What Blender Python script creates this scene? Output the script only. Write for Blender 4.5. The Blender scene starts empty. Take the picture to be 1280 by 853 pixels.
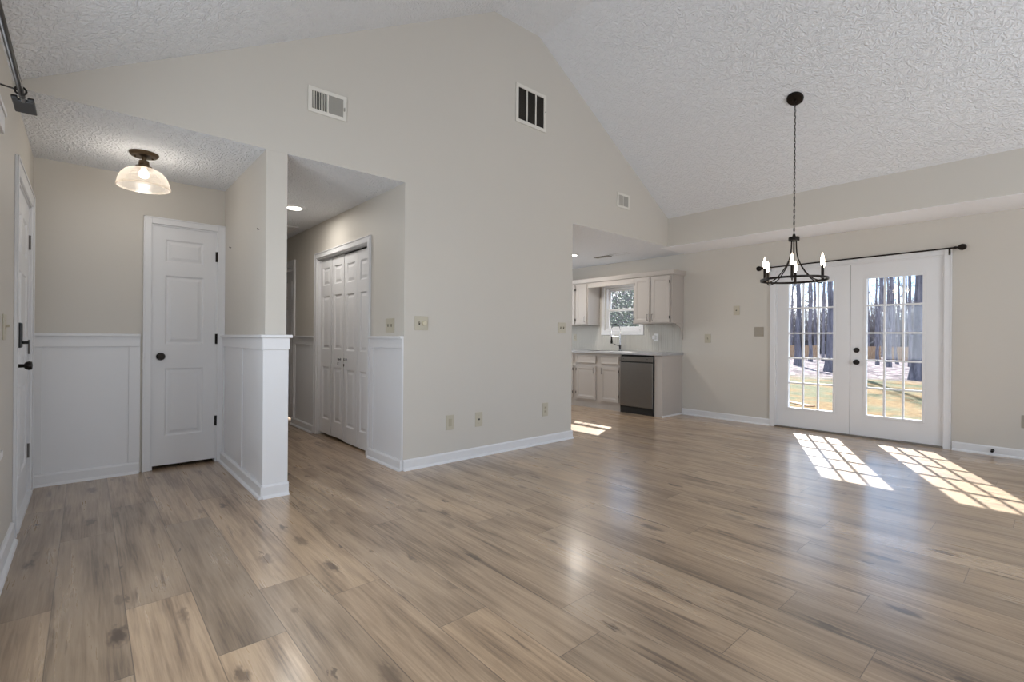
import bpy, bmesh, math, random
from mathutils import Vector, Matrix
R = math.radians
S = bpy.context.scene
COL = S.collection
random.seed(7)

# ------------------------------------------------------------------ camera
YAW, ROLL, FPX, V0 = 41.36, 0.473, 604.4, 423.64
CX, CY, CZ = -2.0174, -3.6768, 1.1258
cd = bpy.data.cameras.new('camera'); cam = bpy.data.objects.new('camera', cd); COL.objects.link(cam)
cd.sensor_width = 36.0; cd.lens = FPX / 1280 * 36.0
cd.shift_y = -(426.5 - V0) / 1280.0
cd.clip_start = 0.02; cd.clip_end = 600
cam.matrix_world = (Matrix.Translation((CX, CY, CZ)) @ Matrix.Rotation(R(-YAW), 4, 'Z')
                    @ Matrix.Rotation(R(90), 4, 'X') @ Matrix.Rotation(R(ROLL), 4, 'Z'))
S.camera = cam

# ------------------------------------------------------------------ view, world, sun, window daylight and added fill
S.view_settings.view_transform = 'Standard'
S.view_settings.look = 'None'
S.view_settings.gamma = 1.0
S.view_settings.use_curve_mapping = False
S.view_settings.exposure = -0.11
S.cycles.use_denoising = True
S.cycles.max_bounces = 12
S.cycles.diffuse_bounces = 6
S.cycles.transparent_max_bounces = 16
S.cycles.sample_clamp_indirect = 6.0

SKY_STRENGTH = 3.2
SUN_STRENGTH = 22.0
w = bpy.data.worlds.new('sky_world'); S.world = w; w.use_nodes = True
nt = w.node_tree; nt.nodes.clear()
wo = nt.nodes.new('ShaderNodeOutputWorld'); bg = nt.nodes.new('ShaderNodeBackground')
tc = nt.nodes.new('ShaderNodeTexCoord'); sx = nt.nodes.new('ShaderNodeSeparateXYZ')
nt.links.new(tc.outputs['Generated'], sx.inputs[0])
rp = nt.nodes.new('ShaderNodeValToRGB')
rp.color_ramp.elements[0].position = 0.0; rp.color_ramp.elements[0].color = (0.80, 0.88, 0.98, 1)
rp.color_ramp.elements[1].position = 0.45; rp.color_ramp.elements[1].color = (0.22, 0.42, 0.80, 1)
e = rp.color_ramp.elements.new(0.12); e.color = (0.45, 0.66, 0.95, 1)
nt.links.new(sx.outputs['Z'], rp.inputs[0])
cn = nt.nodes.new('ShaderNodeTexNoise'); cn.inputs['Scale'].default_value = 6.0; cn.inputs['Detail'].default_value = 8
cm = nt.nodes.new('ShaderNodeMapping'); cm.inputs['Scale'].default_value = (1, 1, 2.2)
nt.links.new(tc.outputs['Generated'], cm.inputs[0]); nt.links.new(cm.outputs[0], cn.inputs['Vector'])
cr = nt.nodes.new('ShaderNodeValToRGB')
cr.color_ramp.elements[0].position = 0.47; cr.color_ramp.elements[1].position = 0.62
nt.links.new(cn.outputs[0], cr.inputs[0])
mx = nt.nodes.new('ShaderNodeMixRGB'); nt.links.new(cr.outputs[0], mx.inputs[0]); nt.links.new(rp.outputs[0], mx.inputs[1])
mx.inputs[2].default_value = (1.0, 1.0, 1.0, 1)
nt.links.new(mx.outputs[0], bg.inputs[0]); bg.inputs[1].default_value = SKY_STRENGTH
nt.links.new(bg.outputs[0], wo.inputs[0])

def light(name, kind, loc, energy, color=(1, 1, 1), direction=None, size=None, size_y=None, angle=None, radius=None):
    d = bpy.data.lights.new(name, kind); o = bpy.data.objects.new(name, d); COL.objects.link(o)
    o.location = loc; d.energy = energy; d.color = color
    if direction is not None:
        o.rotation_euler = Vector(direction).to_track_quat('-Z', 'Y').to_euler()
    if kind == 'AREA':
        d.shape = 'RECTANGLE' if size_y else 'DISK'
        d.size = size
        if size_y: d.size_y = size_y
    if angle is not None: d.angle = R(angle)
    if radius is not None: d.shadow_soft_size = radius
    return o

sun_az = Vector((-1.0, -0.45, 0)).normalized()
SUN_EL = 36.5
sun_dir = Vector((sun_az.x * math.cos(R(SUN_EL)), sun_az.y * math.cos(R(SUN_EL)), -math.sin(R(SUN_EL))))
light('sun', 'SUN', (20, 10, 20), SUN_STRENGTH, (1.0, 0.97, 0.94), sun_dir, angle=0.6)
# daylight through the left-wall window, and fill lamps added out of view
light('front_fill_light', 'AREA', (1.5, -6.20, 1.55), 76, (0.86, 0.93, 1.0), (0, 1, 0.3), 2.6, 1.6)  # added fill lamp; its window behind the camera is made up too
light('left_window_daylight', 'AREA', (-2.28, -1.62, 1.35), 32, (0.86, 0.93, 1.0), (1, 0, 0), 1.5, 1.25)
light('right_fill_light', 'AREA', (4.76, -4.9, 1.45), 6, (0.86, 0.93, 1.0), (-1, 0.0, 0.1), 1.6, 1.4)  # another added fill lamp, at an added window out of view
light('kitchen_ceiling_lamp', 'AREA', (3.673, 1.367, 2.42), 17, (1.0, 0.95, 0.88), (0, 0, -1), 0.45)  # light of the recessed kitchen ceiling lamp
light('kitchen_fill_light', 'AREA', (3.1, 3.5, 1.55), 24, (0.86, 0.93, 1.0), (0, -1, 0.15), 1.1, 1.0)  # added kitchen fill; the back-wall window there is invented with it

# ------------------------------------------------------------------ geometry helpers
class MB:
    def __init__(s): s.bm = bmesh.new(); s.merge = False
    def face(s, pts):
        s.merge = True
        try: return s.bm.faces.new([s.bm.verts.new(p) for p in pts])
        except ValueError: return None
    def box(s, x0, x1, y0, y1, z0, z1):
        if x0 > x1: x0, x1 = x1, x0
        if y0 > y1: y0, y1 = y1, y0
        if z0 > z1: z0, z1 = z1, z0
        v = [s.bm.verts.new(p) for p in ((x0,y0,z0),(x1,y0,z0),(x1,y1,z0),(x0,y1,z0),(x0,y0,z1),(x1,y0,z1),(x1,y1,z1),(x0,y1,z1))]
        for q in ((0,3,2,1),(4,5,6,7),(0,1,5,4),(1,2,6,5),(2,3,7,6),(3,0,4,7)): s.bm.faces.new([v[i] for i in q])
        return s
    def tube(s, pts, rad, n=10, closed=False, caps=True):
        pts = [Vector(p) for p in pts]; m = len(pts)
        if not isinstance(rad, (list, tuple)): rad = [rad] * m
        rings = []; ref = None
        for i, p in enumerate(pts):
            a = pts[(i - 1) % m] if (closed or i > 0) else p
            b = pts[(i + 1) % m] if (closed or i < m - 1) else p
            t = (b - a).normalized()
            if ref is None:
                ref = t.orthogonal().normalized()
            ref = (ref - t * ref.dot(t))
            if ref.length < 1e-6: ref = t.orthogonal()
            ref.normalize(); bi = t.cross(ref)
            rings.append([s.bm.verts.new(p + (ref * math.cos(2*math.pi*k/n) + bi * math.sin(2*math.pi*k/n)) * rad[i]) for k in range(n)])
        for i in range(m if closed else m - 1):
            A, B = rings[i], rings[(i + 1) % m]
            for k in range(n): s.bm.faces.new((A[k], A[(k+1)%n], B[(k+1)%n], B[k]))
        if not closed and caps:
            s.bm.faces.new(list(reversed(rings[0]))); s.bm.faces.new(rings[-1])
        return s
    def lathe(s, prof, n=24, M=None, closed_ends=True):
        # prof: list of (r, z); M places it
        M = M or Matrix.Identity(4); rings = []
        for r, z in prof:
            if r < 1e-5: rings.append([s.bm.verts.new(M @ Vector((0, 0, z)))])
            else: rings.append([s.bm.verts.new(M @ Vector((r*math.cos(2*math.pi*k/n), r*math.sin(2*math.pi*k/n), z))) for k in range(n)])
        for A, B in zip(rings, rings[1:]):
            if len(A) == 1 and len(B) == 1: continue
            for k in range(n):
                if len(A) == 1: s.bm.faces.new((A[0], B[(k+1)%n], B[k]))
                elif len(B) == 1: s.bm.faces.new((A[k], A[(k+1)%n], B[0]))
                else: s.bm.faces.new((A[k], A[(k+1)%n], B[(k+1)%n], B[k]))
        if closed_ends:
            if len(rings[0]) > 1: s.bm.faces.new(list(reversed(rings[0])))
            if len(rings[-1]) > 1: s.bm.faces.new(rings[-1])
        return s
    def prism(s, poly, y0, y1, plane='xz'):
        f = {'xz': lambda a, b, c: (a, c, b), 'xy': lambda a, b, c: (a, b, c), 'yz': lambda a, b, c: (c, a, b)}[plane]
        A = [s.bm.verts.new(f(a, b, y0)) for a, b in poly]; B = [s.bm.verts.new(f(a, b, y1)) for a, b in poly]
        s.bm.faces.new(A); s.bm.faces.new(list(reversed(B))); n = len(poly)
        for i in range(n): s.bm.faces.new((A[i], B[i], B[(i+1)%n], A[(i+1)%n]))
        return s
    def slab(s, u0, u1, z0, z1, y0, y1, holes=()):
        # wall in local x,z with rectangular through holes (a0,a1,b0,b1)
        us = sorted({u0, u1, *[h[0] for h in holes], *[h[1] for h in holes]}); us = [u for u in us if u0 <= u <= u1]
        zs = sorted({z0, z1, *[h[2] for h in holes], *[h[3] for h in holes]}); zs = [z for z in zs if z0 <= z <= z1]
        solid = lambda i, j: (0 <= i < len(us)-1 and 0 <= j < len(zs)-1 and not any(
            h[0] - 1e-6 <= us[i] and us[i+1] <= h[1] + 1e-6 and h[2] - 1e-6 <= zs[j] and zs[j+1] <= h[3] + 1e-6 for h in holes))
        for i in range(len(us)-1):
            for j in range(len(zs)-1):
                if not solid(i, j): continue
                a, b, c, d = us[i], us[i+1], zs[j], zs[j+1]
                s.face([(a,y0,c),(b,y0,c),(b,y0,d),(a,y0,d)]); s.face([(a,y1,d),(b,y1,d),(b,y1,c),(a,y1,c)])
                if not solid(i-1, j): s.face([(a,y0,c),(a,y0,d),(a,y1,d),(a,y1,c)])
                if not solid(i+1, j): s.face([(b,y1,c),(b,y1,d),(b,y0,d),(b,y0,c)])
                if not solid(i, j-1): s.face([(a,y0,c),(a,y1,c),(b,y1,c),(b,y0,c)])
                if not solid(i, j+1): s.face([(a,y0,d),(b,y0,d),(b,y1,d),(a,y1,d)])
        return s
    def panels(s, W, H, T, ps, back=True, z0=0.0, x0=0.0, depth=0.009, raised=True):
        # moulded slab door: front at y=0 facing -Y, raised panels ps=(a0,a1,b0,b1)
        us = sorted({x0, x0+W, *[p[0] for p in ps], *[p[1] for p in ps]}); zs = sorted({z0, z0+H, *[p[2] for p in ps], *[p[3] for p in ps]})
        for i in range(len(us)-1):
            for j in range(len(zs)-1):
                a, b, c, d = us[i], us[i+1], zs[j], zs[j+1]
                if any(p[0]-1e-6 <= a and b <= p[1]+1e-6 and p[2]-1e-6 <= c and d <= p[3]+1e-6 for p in ps): continue
                s.face([(a,0,c),(b,0,c),(b,0,d),(a,0,d)])
        for (a, b, c, d) in ps:
            m = min(b-a, d-c)
            steps = [(0, 0), (min(.012, m*.12), depth), (min(.022, m*.2), depth), (min(.045, m*.34), depth*.25)]
            if not raised: steps = [(0, 0), (.006, depth*.6), (.014, depth*.6), (.018, depth)]
            prev = None
            for ins, dep in steps:
                q = [(a+ins, dep, c+ins), (b-ins, dep, c+ins), (b-ins, dep, d-ins), (a+ins, dep, d-ins)]
                if prev:
                    for k in range(4): s.face([prev[k], prev[(k+1)%4], q[(k+1)%4], q[k]])
                prev = q
            s.face(prev)
        a, b, c, d = x0, x0+W, z0, z0+H
        s.face([(a,T,d),(b,T,d),(b,T,c),(a,T,c)])
        s.face([(a,0,c),(a,0,d),(a,T,d),(a,T,c)]); s.face([(b,T,c),(b,T,d),(b,0,d),(b,0,c)])
        s.face([(a,0,c),(a,T,c),(b,T,c),(b,0,c)]); s.face([(a,0,d),(b,0,d),(b,T,d),(a,T,d)])
        return s
    def build(s, name, mat, parent=None, loc=(0,0,0), rotz=0, smooth=False, bevel=0, angle=35):
        if s.merge: bmesh.ops.remove_doubles(s.bm, verts=s.bm.verts, dist=1e-6)
        bmesh.ops.recalc_face_normals(s.bm, faces=s.bm.faces)
        me = bpy.data.meshes.new(name); s.bm.to_mesh(me); s.bm.free()
        o = bpy.data.objects.new(name, me); COL.objects.link(o)
        o.location = loc; o.rotation_euler = (0, 0, R(rotz))
        if parent: o.parent = parent
        if mat: me.materials.append(mat)
        if smooth:
            for p in me.polygons: p.use_smooth = True
            me.set_sharp_from_angle(angle=R(angle))
        if bevel:
            b = o.modifiers.new('edge', 'BEVEL'); b.width = bevel; b.segments = 2; b.limit_method = 'ANGLE'; b.angle_limit = R(40)
        return o

def empty(name, loc=(0,0,0), rotz=0):
    o = bpy.data.objects.new(name, None); COL.objects.link(o); o.location = loc; o.rotation_euler = (0, 0, R(rotz)); o.empty_display_size = .05
    return o
def tag(o, label, cat, group=None, kind=None):
    o['label'] = label; o['category'] = cat
    if group: o['group'] = group
    if kind: o['kind'] = kind
    return o
def struct(o, label=None):
    o['kind'] = 'structure'
    if label: o['label'] = label
    return o
def copy_tree(o, parent=None):
    c = o.copy(); COL.objects.link(c)
    if parent: c.parent = parent
    for ch in list(o.children): copy_tree(ch, c)
    return c

# ------------------------------------------------------------------ materials
def lin(c):
    f = lambda v: (v/12.92 if v <= .04045 else ((v+.055)/1.055)**2.4)
    return tuple(f(v/255) for v in c) + (1,)
def newmat(name):
    m = bpy.data.materials.new(name); m.use_nodes = True
    nt = m.node_tree; b = nt.nodes['Principled BSDF']
    return m, nt, b
def N(nt, t, **kw):
    n = nt.nodes.new(t)
    for k, v in kw.items():
        if k in n.inputs: n.inputs[k].default_value = v
        else: setattr(n, k, v)
    return n
def plain(name, rgb, rough=.5, metal=0, spec=.5, noise=0, nscale=40, bump=0, bscale=60, coat=0):
    m, nt, b = newmat(name)
    b.inputs['Base Color'].default_value = lin(rgb); b.inputs['Roughness'].default_value = rough; b.inputs['Metallic'].default_value = metal
    b.inputs['Specular IOR Level'].default_value = spec; b.inputs['Coat Weight'].default_value = coat
    t = N(nt, 'ShaderNodeTexCoord')
    if noise:
        n = N(nt, 'ShaderNodeTexNoise', Scale=nscale, Detail=4.0); nt.links.new(t.outputs['Object'], n.inputs['Vector'])
        r = N(nt, 'ShaderNodeMixRGB'); nt.links.new(n.outputs[0], r.inputs[0])
        c = lin(rgb); r.inputs[1].default_value = tuple(x*(1-noise) for x in c[:3]) + (1,); r.inputs[2].default_value = tuple(min(1, x*(1+noise)) for x in c[:3]) + (1,)
        nt.links.new(r.outputs[0], b.inputs['Base Color'])
    if bump:
        n = N(nt, 'ShaderNodeTexNoise', Scale=bscale, Detail=4.0); nt.links.new(t.outputs['Object'], n.inputs['Vector'])
        bp = N(nt, 'ShaderNodeBump', Strength=bump, Distance=.004); nt.links.new(n.outputs[0], bp.inputs['Height']); nt.links.new(bp.outputs[0], b.inputs['Normal'])
    return m
def emit(name, rgb, strength):
    m, nt, b = newmat(name)
    b.inputs['Base Color'].default_value = (1,1,1,1); b.inputs['Emission Color'].default_value = lin(rgb); b.inputs['Emission Strength'].default_value = strength
    return m

WALL = plain('wall_paint', (204, 199, 191), .55, spec=.3, noise=.012, nscale=3, bump=.08, bscale=220)
TRIM = plain('white_trim_paint', (225, 225, 227), .38, noise=.008, nscale=8)
DOORM = plain('white_door_paint', (226, 226, 228), .36, noise=.008, nscale=8, bump=.03, bscale=150)
CABM = plain('cabinet_paint', (180, 173, 167), .42, noise=.012, nscale=12)
BRONZE = plain('dark_bronze', (38, 33, 30), .38, .75, noise=.15, nscale=60)
BLACK = plain('black_plastic', (18, 18, 19), .4, noise=.1)
BRASSY = plain('antique_brass', (96, 80, 62), .38, .8, noise=.15, nscale=50)
STEEL = plain('brushed_steel', (118, 115, 112), .3, .9, noise=.05, nscale=30)
DARKSTEEL = plain('dark_steel_gap', (28, 28, 30), .45, .5, noise=.1)
CHROME = plain('spring_chrome', (160, 160, 162), .18, 1.0, noise=.04)
IVORY = plain('ivory_plate_plastic', (190, 183, 165), .4, noise=.02)
IVORYD = plain('ivory_device_plastic', (176, 168, 148), .4, noise=.02)
TAUPE = plain('taupe_blank_plate', (158, 150, 138), .45, noise=.02)
WHITEP = plain('white_plastic', (235, 235, 236), .35, noise=.01)
VENTW = plain('vent_white_metal', (222, 218, 210), .4, noise=.01)
VENTG = plain('vent_grey_louvre', (168, 164, 156), .5, noise=.03)
VENTD = plain('vent_dark_void', (52, 47, 42), .8, noise=.2, nscale=90)
COUNTER = plain('grey_stone_counter', (172, 172, 174), .3, noise=.16, nscale=14)
CONCRETE = plain('concrete', (150, 146, 141), .85, noise=.1, nscale=9)
BEAD = plain('beadboard_paint', (190, 187, 180), .45, noise=.01)

def ceiling_mat(name, scale, strength, rgb=(233, 235, 239)):
    m, nt, b = newmat(name)
    b.inputs['Base Color'].default_value = lin(rgb); b.inputs['Roughness'].default_value = .85; b.inputs['Specular IOR Level'].default_value = .15
    t = N(nt, 'ShaderNodeTexCoord')
    n1 = N(nt, 'ShaderNodeTexNoise', Scale=scale*.55, Detail=2.0, Distortion=2.2)
    n2 = N(nt, 'ShaderNodeTexNoise', Scale=scale*2.6, Detail=5.0, Distortion=1.2)
    wv = N(nt, 'ShaderNodeTexWave', Scale=scale*.5, Distortion=18.0, Detail=3.0)
    wv.inputs['Detail Scale'].default_value = 1.6
    for n in (n1, n2, wv): nt.links.new(t.outputs['Object'], n.inputs['Vector'])
    a1 = N(nt, 'ShaderNodeMath', operation='MULTIPLY_ADD'); nt.links.new(n2.outputs[0], a1.inputs[0]); a1.inputs[1].default_value = .7; nt.links.new(n1.outputs[0], a1.inputs[2])
    a2 = N(nt, 'ShaderNodeMath', operation='MULTIPLY_ADD'); nt.links.new(wv.outputs['Fac'], a2.inputs[0]); a2.inputs[1].default_value = .45; nt.links.new(a1.outputs[0], a2.inputs[2])
    bp = N(nt, 'ShaderNodeBump', Strength=strength, Distance=.012); nt.links.new(a2.outputs[0], bp.inputs['Height']); nt.links.new(bp.outputs[0], b.inputs['Normal'])
    return m
CEIL = ceiling_mat('stomped_ceiling_plaster', 18, .85)

def wood_floor():
    m, nt, b = newmat('oak_plank_floor'); L = nt.links
    uv = N(nt, 'ShaderNodeUVMap'); at = N(nt, 'ShaderNodeAttribute', attribute_name='plank')
    sp = N(nt, 'ShaderNodeSeparateXYZ'); L.new(uv.outputs[0], sp.inputs[0])
    ac = N(nt, 'ShaderNodeSeparateColor'); L.new(at.outputs['Color'], ac.inputs[0])
    def math_(op, a, bb=None, c=None):
        n = N(nt, 'ShaderNodeMath', operation=op)
        for i, v in enumerate((a, bb, c)):
            if v is None: continue
            if isinstance(v, (int, float)): n.inputs[i].default_value = v
            else: L.new(v, n.inputs[i])
        return n.outputs[0]
    U, V = sp.outputs['X'], sp.outputs['Y']
    rnd = math_('MULTIPLY', ac.outputs[1], 83.0)
    def coords(su, sv):
        c = N(nt, 'ShaderNodeCombineXYZ'); L.new(math_('MULTIPLY', U, su), c.inputs[0]); L.new(math_('MULTIPLY', V, sv), c.inputs[1]); L.new(rnd, c.inputs[2]); return c.outputs[0]
    fine = N(nt, 'ShaderNodeTexNoise', Scale=1.0, Detail=5.0, Roughness=.6); L.new(coords(120, 4), fine.inputs['Vector'])
    mid = N(nt, 'ShaderNodeTexNoise', Scale=1.0, Detail=5.0, Roughness=.6, Distortion=.8); L.new(coords(34, 1.6), mid.inputs['Vector'])
    big = N(nt, 'ShaderNodeTexNoise', Scale=1.0, Detail=3.0, Distortion=.5); L.new(coords(8.5, .85), big.inputs['Vector'])
    rings = N(nt, 'ShaderNodeTexWave', wave_type='RINGS', Scale=1.0, Distortion=3.0, Detail=2.0); L.new(coords(14, 1.1), rings.inputs['Vector'])
    blot = N(nt, 'ShaderNodeTexNoise', Scale=1.0, Detail=2.0); L.new(coords(5, 1.6), blot.inputs['Vector'])
    def ramp(src, stops):
        r = N(nt, 'ShaderNodeValToRGB'); L.new(src, r.inputs[0])
        els = r.color_ramp.elements
        while len(els) < len(stops): els.new(.5)
        for e, (p, c) in zip(els, stops): e.position = p; e.color = c if len(c) == 4 else c + (1,)
        return r.outputs[0]
    g = math_('ADD', math_('MULTIPLY', math_('SUBTRACT', big.outputs[0], .5), .62), math_('MULTIPLY', math_('SUBTRACT', mid.outputs[0], .5), .60))
    g = math_('ADD', g, math_('MULTIPLY', math_('SUBTRACT', fine.outputs[0], .5), .42))
    g = math_('ADD', g, math_('MULTIPLY', math_('SUBTRACT', blot.outputs[0], .5), .45))
    g = math_('ADD', g, math_('MULTIPLY', math_('SUBTRACT', rings.outputs['Fac'], .5), .05))
    g = math_('ADD', g, .52)
    base = ramp(g, [(.24, lin((98, 81, 65))), (.42, lin((142, 121, 99))), (.58, lin((164, 142, 118))), (.78, lin((180, 159, 135)))])
    # per plank tone and warmth
    tone = N(nt, 'ShaderNodeMixRGB', blend_type='MULTIPLY'); tone.inputs[0].default_value = 1
    tc_ = ramp(ac.outputs[0], [(0.0, (.70, .71, .72)), (.5, (1.22, 1.19, 1.15)), (1.0, (1.52, 1.46, 1.36))])
    L.new(base, tone.inputs[1]); L.new(tc_, tone.inputs[2])
    # dark mineral streaks
    st = N(nt, 'ShaderNodeTexNoise', Scale=1.0, Detail=4.0, Distortion=.6); L.new(coords(38, 2.2), st.inputs['Vector'])
    stm = ramp(st.outputs[0], [(.56, (0, 0, 0)), (.68, (1, 1, 1))])
    mk = N(nt, 'ShaderNodeTexNoise', Scale=1.0, Detail=1.0); L.new(coords(9, 2.0), mk.inputs['Vector'])
    mkm = ramp(mk.outputs[0], [(.50, (0, 0, 0)), (.64, (1, 1, 1))])
    streak = N(nt, 'ShaderNodeMixRGB', blend_type='MIX'); L.new(math_('MULTIPLY', math_('MULTIPLY', stm, mkm), .72), streak.inputs[0])
    L.new(tone.outputs[0], streak.inputs[1]); streak.inputs[2].default_value = lin((82, 64, 50))
    # knots
    vo = N(nt, 'ShaderNodeTexVoronoi', voronoi_dimensions='2D', Scale=1.0, Randomness=1.0)
    dn = N(nt, 'ShaderNodeTexNoise', Scale=1.0, Detail=3.0); L.new(coords(55, 20), dn.inputs['Vector'])
    vadd = N(nt, 'ShaderNodeVectorMath', operation='MULTIPLY_ADD'); L.new(dn.outputs['Color'], vadd.inputs[0]); vadd.inputs[1].default_value = (.34, .34, 0); kc = N(nt, 'ShaderNodeCombineXYZ'); L.new(math_('MULTIPLY_ADD', U, 7.0, math_('MULTIPLY', rnd, 5.0)), kc.inputs[0]); L.new(math_('MULTIPLY', V, 2.6), kc.inputs[1]); L.new(kc.outputs[0], vadd.inputs[2])
    L.new(vadd.outputs[0], vo.inputs['Vector'])
    cs = N(nt, 'ShaderNodeSeparateColor'); L.new(vo.outputs['Color'], cs.inputs[0])
    en = math_('MULTIPLY', math_('GREATER_THAN', cs.outputs[0], .74), math_('MULTIPLY_ADD', cs.outputs[2], .6, .4))
    sz = math_('MULTIPLY_ADD', math_('POWER', cs.outputs[1], 2.0), .20, .07)
    kn = math_('SUBTRACT', 1.0, math_('DIVIDE', vo.outputs['Distance'], sz)); kn = math_('MAXIMUM', kn, 0.0)
    kn = math_('MINIMUM', math_('MULTIPLY', kn, 1.6), .88); kn = math_('MULTIPLY', kn, en)
    knot = N(nt, 'ShaderNodeMixRGB'); L.new(kn, knot.inputs[0]); L.new(streak.outputs[0], knot.inputs[1]); knot.inputs[2].default_value = lin((66, 48, 36))
    # seams between planks
    PW = .2275
    du = math_('MINIMUM', U, math_('SUBTRACT', PW, U))
    dv = math_('MINIMUM', V, math_('SUBTRACT', 1.548, V))
    d = math_('MINIMUM', du, dv)
    seam = ramp(math_('MULTIPLY', d, 100.0), [(.10, (1, 1, 1)), (.22, (0, 0, 0))])
    sm = N(nt, 'ShaderNodeMixRGB'); L.new(math_('MULTIPLY', seam, .62), sm.inputs[0]); L.new(knot.outputs[0], sm.inputs[1]); sm.inputs[2].default_value = lin((70, 56, 46))
    L.new(sm.outputs[0], b.inputs['Base Color'])
    rgh = ramp(g, [(.3, (.36, .36, .36)), (.7, (.27, .27, .27))]); L.new(rgh, b.inputs['Roughness'])
    b.inputs['Specular IOR Level'].default_value = .8; b.inputs['Coat Weight'].default_value = .6; b.inputs['Coat Roughness'].default_value = .20
    hh = math_('ADD', math_('MULTIPLY', fine.outputs[0], .25), math_('MULTIPLY', mid.outputs[0], .35))
    hh = math_('SUBTRACT', hh, math_('MULTIPLY', seam, 1.2))
    bp = N(nt, 'ShaderNodeBump', Strength=.22, Distance=.0025); L.new(hh, bp.inputs['Height']); L.new(bp.outputs[0], b.inputs['Normal'])
    return m
FLOORM = wood_floor()

def glass_mat(name, tint=(1, 1, 1), refl=1.0, rough=0.0):
    m = bpy.data.materials.new(name); m.use_nodes = True; nt = m.node_tree; nt.nodes.clear()
    o = N(nt, 'ShaderNodeOutputMaterial'); tr = N(nt, 'ShaderNodeBsdfTransparent'); gl = N(nt, 'ShaderNodeBsdfGlossy', Roughness=rough)
    tr.inputs[0].default_value = tint + (1,); fr = N(nt, 'ShaderNodeFresnel', IOR=1.45); mxx = N(nt, 'ShaderNodeMixShader')
    mu = N(nt, 'ShaderNodeMath', operation='MULTIPLY'); nt.links.new(fr.outputs[0], mu.inputs[0]); mu.inputs[1].default_value = refl
    nt.links.new(mu.outputs[0], mxx.inputs[0]); nt.links.new(tr.outputs[0], mxx.inputs[1]); nt.links.new(gl.outputs[0], mxx.inputs[2]); nt.links.new(mxx.outputs[0], o.inputs[0])
    return m
GLASS = glass_mat('window_glass', (.97, .98, .98), .5)
def shade_mat():
    m = bpy.data.materials.new('ribbed_shade_glass'); m.use_nodes = True; nt = m.node_tree; nt.nodes.clear(); L = nt.links
    o = N(nt, 'ShaderNodeOutputMaterial'); tr = N(nt, 'ShaderNodeBsdfTransparent'); tl = N(nt, 'ShaderNodeBsdfTranslucent'); df = N(nt, 'ShaderNodeBsdfDiffuse')
    gl = N(nt, 'ShaderNodeBsdfGlossy', Roughness=.25)
    tr.inputs[0].default_value = (1, .97, .92, 1); tl.inputs[0].default_value = (.62, .56, .50, 1); df.inputs[0].default_value = (.62, .57, .52, 1)
    lw = N(nt, 'ShaderNodeLayerWeight', Blend=.45)
    a = N(nt, 'ShaderNodeMixShader'); a.inputs[0].default_value = .6; L.new(tl.outputs[0], a.inputs[1]); L.new(df.outputs[0], a.inputs[2])
    f = N(nt, 'ShaderNodeMath', operation='MULTIPLY_ADD'); L.new(lw.outputs['Facing'], f.inputs[0]); f.inputs[1].default_value = .45; f.inputs[2].default_value = .22
    c = N(nt, 'ShaderNodeMixShader'); L.new(f.outputs[0], c.inputs[0]); L.new(tr.outputs[0], c.inputs[1]); L.new(a.outputs[0], c.inputs[2])
    d = N(nt, 'ShaderNodeMixShader'); d.inputs[0].default_value = .04; L.new(c.outputs[0], d.inputs[1]); L.new(gl.outputs[0], d.inputs[2])
    L.new(d.outputs[0], o.inputs[0]); return m
SHADE = shade_mat()
BULB = emit('warm_bulb_glow', (255, 236, 205), 22)
BULBF = emit('foyer_bulb_glow', (255, 240, 214), 7)
LEDM = emit('led_diffuser_glow', (255, 246, 232), 9)

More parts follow.
